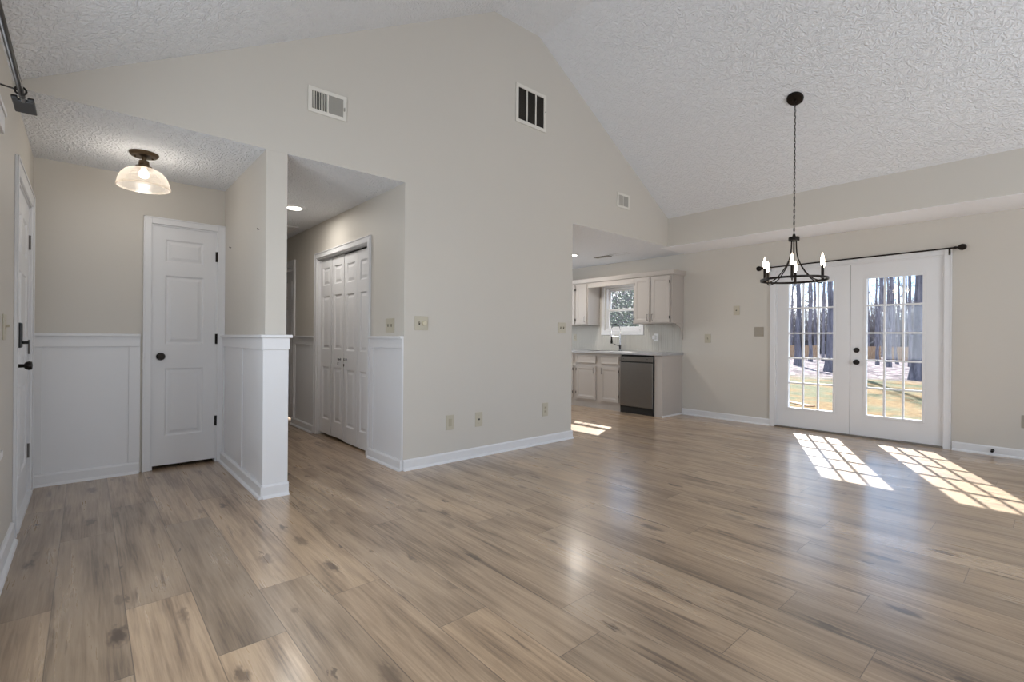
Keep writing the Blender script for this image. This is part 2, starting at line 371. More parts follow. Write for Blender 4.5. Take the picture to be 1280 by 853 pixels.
def ground_mat():
    m, nt, b = newmat('lawn_and_leaf_litter'); L = nt.links
    b.inputs['Roughness'].default_value = .95; b.inputs['Specular IOR Level'].default_value = .1
    g = N(nt, 'ShaderNodeNewGeometry'); sp = N(nt, 'ShaderNodeSeparateXYZ'); L.new(g.outputs['Position'], sp.inputs[0])
    n0 = N(nt, 'ShaderNodeTexNoise', Scale=.35, Detail=4.0); L.new(g.outputs['Position'], n0.inputs['Vector'])
    n1 = N(nt, 'ShaderNodeTexNoise', Scale=9.0, Detail=6.0, Roughness=.7); L.new(g.outputs['Position'], n1.inputs['Vector'])
    n2 = N(nt, 'ShaderNodeTexNoise', Scale=1.1, Detail=5.0); L.new(g.outputs['Position'], n2.inputs['Vector'])
    vo = N(nt, 'ShaderNodeTexVoronoi', Scale=4.5); L.new(g.outputs['Position'], vo.inputs['Vector'])
    def ramp(src, stops):
        r = N(nt, 'ShaderNodeValToRGB'); L.new(src, r.inputs[0]); els = r.color_ramp.elements
        while len(els) < len(stops): els.new(.5)
        for e_, (p, c) in zip(els, stops): e_.position = p; e_.color = c
        return r.outputs[0]
    green = ramp(n1.outputs[0], [(.3, lin((54, 59, 36))), (.5, lin((82, 82, 56))), (.7, lin((110, 106, 82)))])
    straw = ramp(n1.outputs[0], [(.3, lin((80, 60, 32))), (.5, lin((104, 82, 48))), (.72, lin((132, 112, 78)))])
    sel = ramp(n2.outputs[0], [(.44, (0, 0, 0, 1)), (.58, (1, 1, 1, 1))])
    lawn = N(nt, 'ShaderNodeMixRGB'); L.new(sel, lawn.inputs[0]); L.new(green, lawn.inputs[1]); L.new(straw, lawn.inputs[2])
    cs = N(nt, 'ShaderNodeSeparateColor'); L.new(vo.outputs['Color'], cs.inputs[0])
    litter = ramp(cs.outputs[0], [(.0, lin((44, 36, 38))), (.35, lin((76, 64, 66))), (.7, lin((106, 92, 92))), (1.0, lin((170, 160, 158)))])
    ad = N(nt, 'ShaderNodeMath', operation='MULTIPLY_ADD'); L.new(n0.outputs[0], ad.inputs[0]); ad.inputs[1].default_value = 8.0; L.new(sp.outputs['X'], ad.inputs[2])
    mr = N(nt, 'ShaderNodeMapRange'); L.new(ad.outputs[0], mr.inputs[0]); mr.inputs[1].default_value = 21.5; mr.inputs[2].default_value = 25.0
    fin = N(nt, 'ShaderNodeMixRGB'); L.new(mr.outputs[0], fin.inputs[0]); L.new(lawn.outputs[0], fin.inputs[1]); L.new(litter, fin.inputs[2])
    L.new(fin.outputs[0], b.inputs['Base Color'])
    return m
GROUND = ground_mat()
def bark_mat(name, dark, light):
    m, nt, b = newmat(name); L = nt.links; b.inputs['Roughness'].default_value = .9
    t = N(nt, 'ShaderNodeTexCoord'); mp = N(nt, 'ShaderNodeMapping'); mp.inputs['Scale'].default_value = (9, 9, 1.4)
    n = N(nt, 'ShaderNodeTexNoise', Scale=1.0, Detail=6.0, Roughness=.65); L.new(t.outputs['Object'], mp.inputs[0]); L.new(mp.outputs[0], n.inputs['Vector'])
    r = N(nt, 'ShaderNodeValToRGB'); L.new(n.outputs[0], r.inputs[0]); r.color_ramp.elements[0].position = .35; r.color_ramp.elements[1].position = .65
    r.color_ramp.elements[0].color = lin(dark); r.color_ramp.elements[1].color = lin(light); L.new(r.outputs[0], b.inputs['Base Color'])
    bp = N(nt, 'ShaderNodeBump', Strength=.8, Distance=.04); L.new(n.outputs[0], bp.inputs['Height']); L.new(bp.outputs[0], b.inputs['Normal'])
    return m
BARK = bark_mat('grey_bark', (74, 70, 75), (134, 128, 133))
BARKD = bark_mat('dark_bark', (62, 60, 68), (112, 108, 116))
FENCE = bark_mat('cedar_fence_wood', (140, 108, 80), (176, 146, 116))
TWIG = plain('twig_bark', (124, 116, 114), .9, noise=.2, nscale=3)
LEAFG = plain('evergreen_leaf', (92, 96, 76), .8, noise=.35, nscale=2)

# ------------------------------------------------------------------ room shell
XL, XE, YF = -2.318, 4.807, 1.3388
XS, ZT, ZC = 4.13, 2.837, 2.44
YB, YK = -6.3, 3.6
PW, PL = .2275, 1.548
def floor():
    ph = {-6:.59, -5:-.1, -4:-1.149, -3:-1.725, -2:-1.33, -1:-1.585, 0:-2.086, 1:-2.51, 2:-2.305, 3:-1.33, 4:-1.69, 5:-2.9, 6:-1.573, 7:-2.255,
          8:-1.2, 9:-3.381, 10:-2.725, 11:-2.07, 12:-3.165, 13:-2.4, 14:-3.49}
    tn = {(-6,-1):.22, (-6,0):.34, (-5,-1):.24, (-5,0):.30, (-4,-1):.72, (-4,0):.30, (-3,-1):.80, (-3,0):.16, (-2,-1):.34, (-2,0):.66, (-1,0):.74, (-1,-1):.62,
          (0,-1):.90, (0,0):.42, (1,0):.5, (2,-1):.36, (2,0):.52, (3,0):.70, (3,-1):.48, (1,-1):.34, (6,-1):.46, (6,0):.5, (4,-1):.4, (4,0):.52, (5,0):.46}
    bm = bmesh.new(); uvl = bm.loops.layers.uv.new('UVMap'); cl = bm.loops.layers.float_color.new('plank')
    rr = random.Random(11)
    y0, y1 = YB - .1, 5.2
    for k in range(-7, 27):
        xa = -.98 + PW * k; xb = xa + PW
        p = ph.get(k, rr.uniform(-1.5, 0)); i0 = math.floor((y0 - p) / PL); i1 = math.ceil((y1 - p) / PL)
        for i in range(i0, i1):
            a = p + i * PL; b = a + PL
            t = tn.get((k, i), min(.8, max(.25, rr.gauss(.48, .09)))); r1, r2 = rr.random(), rr.random()
            vs = [bm.verts.new(q) for q in ((xa, a, 0), (xb, a, 0), (xb, b, 0), (xa, b, 0))]
            f = bm.faces.new(vs)
            for l, u in zip(f.loops, ((0, 0), (PW, 0), (PW, PL), (0, PL))): l[uvl].uv = u; l[cl] = (t, r1, r2, 1)
    bmesh.ops.remove_doubles(bm, verts=bm.verts, dist=1e-5)
    me = bpy.data.meshes.new('floor'); bm.to_mesh(me); bm.free(); me.materials.append(FLOORM)
    o = bpy.data.objects.new('floor', me); COL.objects.link(o); return struct(o)
floor()

def slope_right(x): return 4.335 + (ZT - 4.335) * (x - 1.574) / (XS - 1.574)
def roof_profile(): return [(XL, 2.47), (.96, 4.325), (1.574, 4.335), (XS, ZT)]

b = MB()   # gable wall with the hall and kitchen openings
b.prism([(XL, ZC + .0004), (0, ZC + .0004), (0, 0), (2.1255, 0), (2.1255, ZC + .0004), (XS, ZC + .0004)] + list(reversed(roof_profile())), 0, .12)
struct(b.build('wall_back', WALL))
b = MB()
b.slab(XL - .12, XE + .12, 0, 2.47, YB - .12, YB, holes=[(.2, 2.8, .8, 2.3)])
b.prism([(XL, 2.47)] + roof_profile()[1:] + [(XS, 2.47)], YB - .12, YB)
struct(b.build('wall_front', WALL))
# sloped and flat ceiling of the main room, one thick slab
prof = roof_profile(); up = [(x, z + .12) for x, z in prof]
struct(MB().prism(prof + list(reversed(up)), YB - .12, .12).build('ceiling', CEIL))
# foyer, hall and kitchen ceilings
struct(MB().box(XL, 0, .002, 5.2, ZC, ZC + .1).build('ceiling_foyer', CEIL))
struct(MB().box(2.1255, XE, .002, YK, ZC, ZC + .1).build('ceiling_kitchen', CEIL))
struct(MB().box(.0, 2.1255, .12, YK, ZC, ZC + .1).build('ceiling_closet', CEIL))
# soffit box along the right wall
struct(MB().box(XS, XE, YB, .12, ZC, ZT + .12).build('trim_0', WALL))
struct(MB().box(XS + .004, XE, YB, .12, ZC - .003, ZC).build('trim_1', plain('soffit_white_paint', (242, 243, 247), .6, noise=.008)))
# left wall, holes for front door and window (local x = world y + 6.42)
def LW(y): return y + 6.42
b = MB(); b.slab(0, LW(5.2), 0, 2.6, 0, .14, holes=[(LW(.215), LW(1.15), 0, 2.03), (LW(-2.45), LW(-.83), .70, 1.99)])
struct(b.build('wall_left', WALL, loc=(XL, -6.42, 0), rotz=90))
# foyer back wall
b = MB(); b.slab(XL, -1.0799, 0, ZC, 0, .1, holes=[(-1.612, -1.134, 0, 2.063)])
struct(b.build('wall_foyer', WALL, loc=(0, YF, 0)))
# partition between foyer and hall
struct(MB().box(-1.08, -.9405, 0.0, 5.1, 0, ZC).build('wall_partition', WALL))
# hall right wall with closet opening and a doorway (local x = 5.1 - y)
b = MB(); b.slab(0, 5.1 - .12, 0, ZC, 0, .12, holes=[(5.1 - 2.045, 5.1 - .695, 0, 2.035), (5.1 - 3.75, 5.1 - 2.905, 0, 2.045)])
struct(b.build('wall_hall', WALL, loc=(0, 5.1, 0), rotz=-90))
struct(MB().box(XL, 2.2, 5.1, 5.2, 0, ZC + .1).build('wall_hall_end', WALL))
struct(MB().box(XL, -1.08, 2.1, 2.15, 0, ZC).build('wall_closet_foyer', WALL))
struct(MB().box(.7, .75, .12, 2.4, 0, ZC).build('wall_closet', WALL))
struct(MB().box(.12, 2.1, 2.4, 2.45, 0, ZC).build('wall_bedroom', WALL))
# right wall with french doors and kitchen window (local x = 3.6 - y)
def EW(y): return YK - y
b = MB(); b.slab(0, EW(YB - .12), 0, ZT, 0, .15, holes=[(EW(-1.185), EW(-2.855), 0, 2.05), (EW(1.62), EW(.88), 1.28, 2.03), (EW(-4.1), EW(-5.7), .8, 2.1)])
struct(b.build('wall_right', WALL, loc=(XE, YK, 0), rotz=-90))
b = MB(); b.slab(2.0, XE + .15, 0, ZC + .1, YK, YK + .14, holes=[(2.5, 3.7, 1.0, 2.1)]); struct(b.build('wall_kitchen', WALL))
struct(MB().box(2.0055, 2.1255, .12, YK, 0, ZC).build('wall_kitchen_side', WALL))

# ------------------------------------------------------------------ baseboards, casings, wainscot
def base_run(name, length, loc, rotz, h=.09, shoe=True):
    b = MB()
    b.prism([(0, 0), (-.014, 0), (-.014, h - .012), (-.006, h), (0, h)], 0, length, 'yz')
    if shoe: b.prism([(-.014, 0), (-.030, 0), (-.026, .012), (-.014, .02)], 0, length, 'yz')
    return struct(b.build(name, TRIM, loc=loc, rotz=rotz, bevel=0))
base_run('baseboard_back', 2.1255 + .014, (0, 0, 0), 0)
base_run('baseboard_right', 1.27, (XE, .135, 0), -90)
base_run('baseboard_right', 3.35, (XE, -2.925, 0), -90)
base_run('baseboard_kitchen', .12, (2.1255, 0, 0), 90)
base_run('baseboard_left', 6.37, (XL, -6.3, 0), 90, .11)
base_run('baseboard_front', 7.0, (XE, YB, 0), 180)
base_run('baseboard_hall', .62, (-.014, .62, 0), -90)
base_run('baseboard_hall', .80, (-.014, 2.90, 0), -90)
base_run('baseboard_foyer', .63, (XL, YF - .014, 0), 0)
base_run('baseboard_partition', YF + .03, (-1.08 - .014, YF, 0), -90)
base_run('baseboard_partition', .172, (-1.095, -.014, 0), 0)
base_run('baseboard_partition', 3, (-.9405, 0, 0), 90)

def casing(name, W, H, wd, loc, rotz, t=.018, bottom=False, sides=(1, 1), z0=0):
    # casing round an opening W x H, local x from 0 to W, standing on the floor
    b = MB()
    def stick(x0, x1, za, zb): b.box(x0, x1, -t, 0, za, zb)
    if sides[0]: stick(-wd, 0, z0, H + wd)
    if sides[1]: stick(W, W + wd, z0, H + wd)
    stick(0, W, H, H + wd)
    if sides[0]: b.box(-wd, -wd + .012, -t - .006, -t, z0, H + wd)
    if sides[1]: b.box(W + wd - .012, W + wd, -t - .006, -t, z0, H + wd)
    b.box(-wd if sides[0] else 0, W + wd if sides[1] else W, -t - .006, -t, H + wd - .012, H + wd)
    if bottom: stick(-wd, W + wd, z0 - wd, z0)
    return struct(b.build(name, TRIM, loc=loc, rotz=rotz, bevel=.003))
casing('trim_2', .478, 2.063, .056, (-1.612, YF, 0), 0)
casing('trim_3', 1.35, 2.035, .06, (0, 2.045, 0), -90)
casing('trim_4', 1.67, 2.05, .062, (XE, -1.185, 0), -90)
casing('trim_5', .935, 2.03, .09, (XL, .215, 0), 90, t=.013)
casing('trim_6', .845, 2.045, .075, (0, 3.75, 0), -90, sides=(1, 1))
casing('trim_7', 1.62, 1.99, .09, (XL, -2.45, 0), 90, bottom=True, z0=.70)
b = MB(); b.box(-.22, 1.84, -.034, 0, 2.08, 2.10); b.box(-.20, 1.82, -.028, 0, 2.0, 2.08); b.box(-.15, 1.77, -.036, 0, .60, .63)
struct(b.build('trim_24', TRIM, loc=(XL, -2.45, 0), rotz=90, bevel=.003))
# jamb linings
def jamb(name, W, H, D, loc, rotz, z0=0, sill=False):
    b = MB(); t = .012
    b.box(-.0, t, 0, D, z0, H); b.box(W - t, W, 0, D, z0, H); b.box(t, W - t, 0, D, H - t, H)
    if sill: b.box(t, W - t, 0, D, z0, z0 + t)
    return struct(b.build(name, TRIM, loc=loc, rotz=rotz))
jamb('trim_8', 1.35, 2.035, .12, (0, 2.045, 0), -90)
jamb('trim_9', .845, 2.045, .12, (0, 3.75, 0), -90)

def wainscot(name, W, loc, rotz, stiles, cap=True, t=.014, ends=(0, 0), hb=.075, post=True):
    b = MB()
    b.box(0, W, -.006, 0, .0, 1.12)                     # sheet
    b.box(0, W, -t - .004, -.006, 1.035, 1.118)         # frieze rail
    b.box(0, W, -t, -.006, 0, .09)                      # bottom rail
    for a, c in stiles: b.box(a, c, -t, -.006, .09, 1.035)
    if cap: b.box(-ends[0], W + ends[1], -.034, 0, 1.118, 1.140)
    return struct(b.build(name, TRIM, loc=loc, rotz=rotz, bevel=.0025))
wainscot('trim_10', .635, (XL, YF, 0), 0, [(0, .055), (.56, .635)])
wainscot('trim_11', YF, (-1.08, YF, 0), -90, [(.0, .06), (.655, .745), (1.25, YF)])
wainscot('trim_12', .634, (0, .634, 0), -90, [(0, .075), (.55, .634)], ends=(0, 0))
wainscot('trim_13', .79, (0, 2.895, 0), -90, [(0, .10), (.69, .79)])
wainscot('trim_14', 3.0, (-.9405, 0, 0), 90, [(0, .07), (1.0, 1.07), (2., 2.07)])
# post face and cap on the partition end
b = MB(); b.box(-1.094, -.9265, -.014, 0, 0, 1.118); b.box(-1.099, -.9225, -.026, -.014, 1.035, 1.118); b.box(-1.115, -.9065, -.040, 0, 1.118, 1.140)
struct(b.build('trim_15', TRIM, bevel=.003))

# ------------------------------------------------------------------ doors
def knob(parent, x, z, mat=BRONZE, y=0, r=.027, length=.055, rose=.032, name='knob'):
    M = Matrix.Translation((x, y, z)) @ Matrix.Rotation(R(90), 4, 'X')
    return MB().lathe([(0, 0), (rose, 0), (rose, .006), (rose*.8, .010), (.011, .013), (.010, length*.5), (r*.75, length*.58), (r, length*.78), (r*.85, length*.95), (0, length)], 24, M).build(name, mat, parent, smooth=True)
def hinge(parent, x, z, mat=BRONZE, y=0, h=.09):
    b = MB(); b.tube([(x, y - .006, z - h/2), (x, y - .006, z + h/2)], .0065, 10)
    b.box(x - .014, x + .004, y - .003, y, z - h/2, z + h/2)
    return b.build('hinge', mat, parent)

# narrow foyer closet door
d1 = empty('door_1', (-1.607, YF + .012, .03)); struct(d1, 'narrow white three-panel closet door with dark knob in the foyer back wall')
Wd, Hd = .469, 2.028
MB().panels(Wd, Hd, .035, [(.090, .368, 1.722, 1.915), (.090, .368, 1.025, 1.610), (.090, .368, .245, .820)], depth=.012).build('door_leaf', DOORM, d1)
knob(d1, .062, .921)
for z in (.34, 1.072, 1.806): hinge(d1, Wd + .0, z, y=-.012)
MB().box(-.004, -.0005, -.004, .012, .88, .96).build('latch_plate', BRONZE, d1)
jamb('trim_16', .478, 2.063, .1, (-1.612, YF, 0), 0)

# bifold closet doors in the hall
bf = empty('door_2', (.045, 2.035, .03), -90); struct(bf, 'white panelled bifold closet doors with two small knobs in the hall')
for i, (a, zoff) in enumerate(((.003, .0), (.336, .0), (.669, -.012), (1.002, -.012))):
    Wl = .327
    leaf = MB().panels(Wl, 1.985, .03, [(.065, .262, 1.685, 1.885), (.065, .262, .965, 1.565), (.065, .262, .165, .765)], depth=.011).build('bifold_leaf', DOORM, bf, loc=(a, (-.012, -.006, -.006, -.012)[i] if i < 2 else -.004, .0 + zoff))
    if i in (1, 2):
        knob(leaf, .25 if i == 1 else .07, .86 if i == 1 else .875, mat=CHROME, r=.014, length=.032, rose=.012)
        MB().box((.25 if i == 1 else .07) - .004, (.25 if i == 1 else .07) + .004, -.034, -.026, .80, .83).build('pull_tab', STEEL, leaf)
struct(MB().box(0, 1.33, 0, .03, 2.005, 2.028).build('trim_17', DARKSTEEL, loc=(.05, 2.035, 0), rotz=-90))

# far hall door, slightly ajar
d3 = empty('door_3', (.05, 3.735, .02)); struct(d3, 'white panelled door standing ajar at the far end of the hall')
d3.rotation_euler = (0, 0, R(-90 + 4))
MB().panels(.81, 2.005, .035, [(.11, .35, 1.62, 1.87), (.46, .70, 1.62, 1.87), (.11, .35, .90, 1.50), (.46, .70, .90, 1.50), (.11, .35, .2, .75), (.46, .70, .2, .75)]).build('door_leaf', DOORM, d3)
knob(d3, .74, .93)

# front entry door on the left wall
d4 = empty('door_4', (XL - .008, .23, .02)); d4.rotation_euler = (0, 0, R(90)); struct(d4, 'white six-panel front entry door with black keypad lock on the left wall')
MB().panels(.905, 2.005, .045, [(.13, .40, 1.62, 1.86), (.505, .775, 1.62, 1.86), (.13, .40, .92, 1.50), (.505, .775, .92, 1.50), (.13, .40, .22, .78), (.505, .775, .22, .78)]).build('door_leaf', DOORM, d4)
lk = MB().box(.035, .115, -.030, 0, 1.03, 1.175).build('keypad_lock', BLACK, d4, bevel=.006)
MB().box(.055, .095, -.060, -.030, 1.052, 1.068).build('thumb_turn', BLACK, lk, bevel=.003)
knob(d4, .075, .925, BRONZE, length=.075)
for z in (.29, 1.02, 1.755):
    MB().box(.895, .905, -.012, 0, z - .05, z + .05).build('hinge', STEEL, d4)
    
struct(MB().box(0, .935, -.02, .14, 0, .02).build('trim_18', TRIM, loc=(XL, .215, 0), rotz=90))
jamb('trim_19', .935, 2.03, .14, (XL, .215, 0), 90)

# french doors
jamb('trim_20', 1.67, 2.05, .15, (XE, -1.185, 0), -90)
struct(MB().box(0, 1.67, -.01, .15, 0, .018).build('trim_21', plain('threshold_metal', (120, 112, 104), .4, .6, noise=.05), loc=(XE, -1.185, 0), rotz=-90))
def french_leaf(name, x0, W, gx0, gx1, label):
    root = empty(name, (XE + .02, -1.185, .02)); root.rotation_euler = (0, 0, R(-90)); struct(root, label)
    H = 2.018; T = .042
    gz0, gz1 = .245, 1.848
    MB().slab(x0, x0 + W, 0, H, 0, T, holes=[(gx0, gx1, gz0, gz1)]).build('door_frame', DOORM, root)
    b = MB(); t = .022                                                   # raised lite frame
    for y0, y1 in ((-.008, 0), (T, T + .008)):
        b.box(gx0 - t, gx0 + .004, y0, y1, gz0 - t, gz1 + t); b.box(gx1 - .004, gx1 + t, y0, y1, gz0 - t, gz1 + t)
        b.box(gx0 + .004, gx1 - .004, y0, y1, gz0 - t, gz0 + .004); b.box(gx0 + .004, gx1 - .004, y0, y1, gz1 - .004, gz1 + t)
    b.build('glass_stop', DOORM, root, bevel=.002)
    b = MB(); m = .009
    for i in (1, 2):
        x = gx0 + (gx1 - gx0) * i / 3; b.box(x - m, x + m, .004, T - .004, gz0, gz1)
    for j in (1, 2, 3, 4):
        z = gz0 + (gz1 - gz0) * j / 5; b.box(gx0, gx1, .005, T - .005, z - m, z + m)
    b.build('muntin_grid', DOORM, root)
    MB().box(gx0, gx1, T/2 - .002, T/2 + .002, gz0, gz1).build('glass_pane', GLASS, root)
    return root
fl = french_leaf('door_5', .013, .812, .150, .655, 'left leaf of the white french doors')
fr_ = french_leaf('door_6', .829, .828, .985, 1.495, 'right leaf of the white french doors with dark knob and deadbolt')
knob(fr_, .892, .862, BRONZE)
M = Matrix.Translation((.892, 0, 1.004)) @ Matrix.Rotation(R(90), 4, 'X')
db = MB().lathe([(0, 0), (.030, 0), (.030, .008), (.024, .014), (0, .014)], 24, M).build('deadbolt', BRONZE, fr_, smooth=True)
MB().box(.884, .900, -.030, -.014, 1.000, 1.008).build('thumb_turn', BRONZE, db, bevel=.002)
MB().box(.825, .829, -.002, .02, .835, .90).build('latch_plate', BRONZE, fr_)
for z in (.30, 1.05, 1.80):
    hinge(fr_, 1.658, z, mat=DOORM, h=.10); hinge(fl, .012, z, mat=DOORM, h=.10)
struct(MB().box(.8255, .8285, .004, .03, .02, 2.035).build('trim_22', DARKSTEEL, loc=(XE + .02, -1.185, 0), rotz=-90))

# ------------------------------------------------------------------ windows
def sash_window(name, W, z0, z1, loc, rotz, label, D=.12, light_grid=False):
    root = empty(name, loc, rotz); struct(root, label)
    b = MB(); t = .03
    b.box(0, t, .02, D, z0, z1); b.box(W - t, W, .02, D, z0, z1); b.box(t, W - t, .02, D, z1 - t, z1); b.box(t, W - t, .0, D, z0, z0 + t)
    b.build('window_frame', TRIM, root)
    zm = (z0 + z1) / 2 - .02
    for nm, a, c, y in (('lower_sash', z0 + t, zm + .02, .045), ('upper_sash', zm - .02, z1 - t, .085)):
        b = MB(); s = .036
        b.box(t, t + s, y, y + .03, a, c); b.box(W - t - s, W - t, y, y + .03, a, c)
        b.box(t + s, W - t - s, y, y + .03, a, a + s); b.box(t + s, W - t - s, y, y + .03, c - s, c)
        sh = b.build(nm, TRIM, root, bevel=.003)
        MB().box(t + s, W - t - s, y + .013, y + .017, a + s, c - s).build('glass_pane', GLASS, sh)
    return root
w1 = sash_window('window_1', .74, 1.28, 2.03, (XE, 1.62, 0), -90, 'white double-hung window over the kitchen sink')
b = MB(); b.box(-.06, 0, -.018, 0, 1.23, 2.08); b.box(.74, .80, -.018, 0, 1.23, 2.08); b.box(0, .74, -.018, 0, 2.03, 2.08); b.box(-.06, .80, -.02, 0, 1.205, 1.235); b.box(0, .74, -.02, .02, 1.235, 1.285)
b.build('casing', TRIM, w1, bevel=.003)
MB().box(.355, .385, .036, .048, 1.655, 1.668).build('sash_lock', WHITEP, w1, bevel=.002)
w2 = sash_window('window_2', 1.62, .70, 1.99, (XL, -2.45, 0), 90, 'white window on the left wall near the entry door')
w5 = sash_window('added_window_5', 1.2, 1.0, 2.1, (2.5, YK, 0), 0, 'unseen kitchen window added for the fill lamp')
w3 = sash_window('added_window_3', 2.6, .80, 2.30, (2.8, YB, 0), 180, 'wide window added behind the camera for the fill lamp')
w4 = sash_window('added_window_4', 1.6, .80, 2.10, (XE, -4.1, 0), -90, 'unseen side window added on the right wall for the fill lamp')

# ------------------------------------------------------------------ chandelier
def ring_pts(r, z, n, c=(0, 0)): return [(c[0] + r*math.cos(2*math.pi*k/n), c[1] + r*math.sin(2*math.pi*k/n), z) for k in range(n)]
CHX, CHY = 3.073, -1.977
ch = empty('chandelier', (CHX, CHY, 1.69)); tag(ch, 'dark bronze ring chandelier with six candle bulbs hanging from the sloped ceiling', 'chandelier')
nrm = Vector((-(ZT - 4.335) / (XS - 1.574), 0, 1)).normalized() * -1      # down into the room
zc = slope_right(CHX) - 1.69
Mq = Matrix.Translation((0, 0, zc)) @ nrm.to_track_quat('Z', 'Y').to_matrix().to_4x4()
MB().lathe([(0, 0), (.073, 0), (.073, .010), (.066, .020), (.045, .026), (.016, .028), (.012, .045), (0, .045)], 32, Mq).build('canopy', BRONZE, ch, smooth=True)
b = MB(); zt, zb = zc - .05, .46; nl = 42; ll = (zt - zb) / nl
for i in range(nl):
    zz = zt - ll * (i + .5); pts = []
    for k in range(12):
        a = 2*math.pi*k/12; u_, v_ = .0072*math.cos(a), (ll*.66)*math.sin(a)
        pts.append((u_, 0, zz + v_) if i % 2 else (0, u_, zz + v_))
    b.tube(pts, .0021, 5, closed=True)
b.tube([(0.004*math.sin(i*.9), .004*math.cos(i*.7), zt - (zt - zb)*i/30) for i in range(31)], .0018, 5)
b.build('chain', BRONZE, ch, smooth=True)
MB().lathe([(0, .395), (.045, .395), (.047, .402), (.047, .425), (.044, .433), (.016, .437), (.010, .462), (0, .465)], 24).build('hub', BRONZE, ch, smooth=True)
b = MB(); n = 56
for z0_, z1_, r0, r1 in ((.014, .034, .279, .287),):
    A = [[b.bm.verts.new(p) for p in ring_pts(r, z, n)] for r, z in ((r0, z0_), (r1, z0_), (r1, z1_), (r0, z1_))]
    for i in range(4):
        for k in range(n): b.bm.faces.new((A[i][k], A[i][(k+1) % n], A[(i+1) % 4][(k+1) % n], A[(i+1) % 4][k]))
b.build('ring', BRONZE, ch, smooth=True)
fw = Vector((CHX - CX, CHY - CY, 0)).normalized(); rt = Vector((fw.y, -fw.x, 0))
for k in range(6):
    ph = R(3 + 60*k); d = -fw*math.cos(ph) - rt*math.sin(ph)
    P = lambda r, z: (d.x*r, d.y*r, z)
    path = [(.022, .40), (.024, .34), (.028, .28), (.042, .22), (.070, .155), (.110, .095), (.150, .047), (.19, .015), (.23, -.003), (.258, -.003), (.268, .008), (.27, .02)]
    MB().tube([P(*q) for q in path], .0055, 8).build('arm', BRONZE, ch, smooth=True)
    Mk = Matrix.Translation(P(.27, 0))
    cs_ = MB().lathe([(0, .012), (.016, .012), (.017, .022), (.0115, .026), (.0115, .125), (.009, .13), (0, .13)], 14, Mk).build('candle_sleeve', BRONZE, ch, smooth=True)
    MB().lathe([(0, .130), (.008, .132), (.013, .150), (.016, .170), (.0135, .195), (.007, .220), (.002, .240), (0, .243)], 14, Mk).build('bulb', BULB, cs_, smooth=True)

# ------------------------------------------------------------------ foyer ceiling light
fl_ = empty('ceiling_light', (-1.713, .70, ZC)); tag(fl_, 'semi-flush brass ceiling light with ribbed glass dome shade in the foyer', 'ceiling light')
MB().lathe([(0, 0), (.088, 0), (.088, -.008), (.078, -.022), (.05, -.028), (0, -.028)], 32).build('canopy', BRASSY, fl_, smooth=True)
MB().lathe([(0, -.028), (.016, -.028), (.014, -.05), (.03, -.055), (.033, -.078), (.031, -.088), (.05, -.096), (.052, -.108), (0, -.108)], 24).build('socket', BRASSY, fl_, smooth=True)
b = MB(); n = 96
prof2 = [(.045, -.106), (.075, -.114), (.110, -.134), (.136, -.165), (.150, -.205), (.154, -.228), (.157, -.236), (.154, -.243)]
rings = []
for r, z in prof2:
    rings.append([b.bm.verts.new(((r + (.0018 if k % 2 else 0)) * math.cos(2*math.pi*k/n), (r + (.0018 if k % 2 else 0)) * math.sin(2*math.pi*k/n), z)) for k in range(n)])
for A, B in zip(rings, rings[1:]):
    for k in range(n): b.bm.faces.new((A[k], A[(k+1) % n], B[(k+1) % n], B[k]))
sh = b.build('glass_shade', SHADE, fl_, smooth=True, angle=60)
MB().lathe([(.1535, -.240), (.160, -.240), (.160, -.250), (.1535, -.250), (.1535, -.240)], 64, closed_ends=False).build('shade_rim', SHADE, sh, smooth=True)
MB().lathe([(0, -.108), (.014, -.109), (.017, -.120), (.028, -.138), (.031, -.153), (.024, -.172), (0, -.181)], 20).build('bulb', BULBF, fl_, smooth=True)
for sx_ in (-1, 1): MB().lathe([(0, -.028), (.006, -.028), (.006, -.036), (0, -.038)], 10, Matrix.Translation((sx_*.05, 0, 0))).build('screw', BRASSY, fl_, smooth=True)
light('foyer_bulb_light', 'POINT', (-1.713, .70, ZC - .225), 3.6, (1.0, .95, .88), radius=.04)

# hall flush LED
led = empty('flush_light', (-.446, 1.456, ZC)); tag(led, 'small round flush light glowing on the hall ceiling', 'ceiling light')
MB().lathe([(.072, 0), (.105, 0), (.105, -.006), (.095, -.012), (.072, -.014), (.072, 0)], 40, closed_ends=False).build('trim_ring', WHITEP, led, smooth=True)
MB().lathe([(0, -.002), (.071, -.002), (.071, -.014), (.06, -.017), (0, -.018)], 40).build('diffuser', LEDM, led, smooth=True)
light('hall_led_light', 'AREA', (-.446, 1.456, ZC - .022), 7.5, (1.0, .96, .90), (0, 0, -1), .2)
# kitchen recessed light
kl = empty('recessed_light', (3.673, 1.367, ZC)); tag(kl, 'recessed round light in the kitchen ceiling at the wall corner', 'ceiling light')
MB().lathe([(.065, 0), (.092, 0), (.092, -.004), (.065, -.008), (.065, 0)], 36, closed_ends=False).build('trim_ring', WHITEP, kl, smooth=True)
MB().lathe([(0, -.001), (.064, -.001), (.064, -.006), (0, -.007)], 36).build('diffuser', LEDM, kl, smooth=True)

# attic hatch in the hall ceiling
ah = empty('attic_hatch', (-.47, 2.75, ZC)); tag(ah, 'white trimmed attic hatch in the hall ceiling past the flush light', 'hatch')
MB().box(-.29, .29, -.35, .6, -.006, 0).build('panel', TRIM, ah)
b = MB()
for x0, x1, y0, y1 in ((-.35, -.29, -.41, .66), (.29, .35, -.41, .66), (-.29, .29, -.41, -.35), (-.29, .29, .60, .66)): b.box(x0, x1, y0, y1, -.016, 0)
b.build('frame', TRIM, ah, bevel=.003)

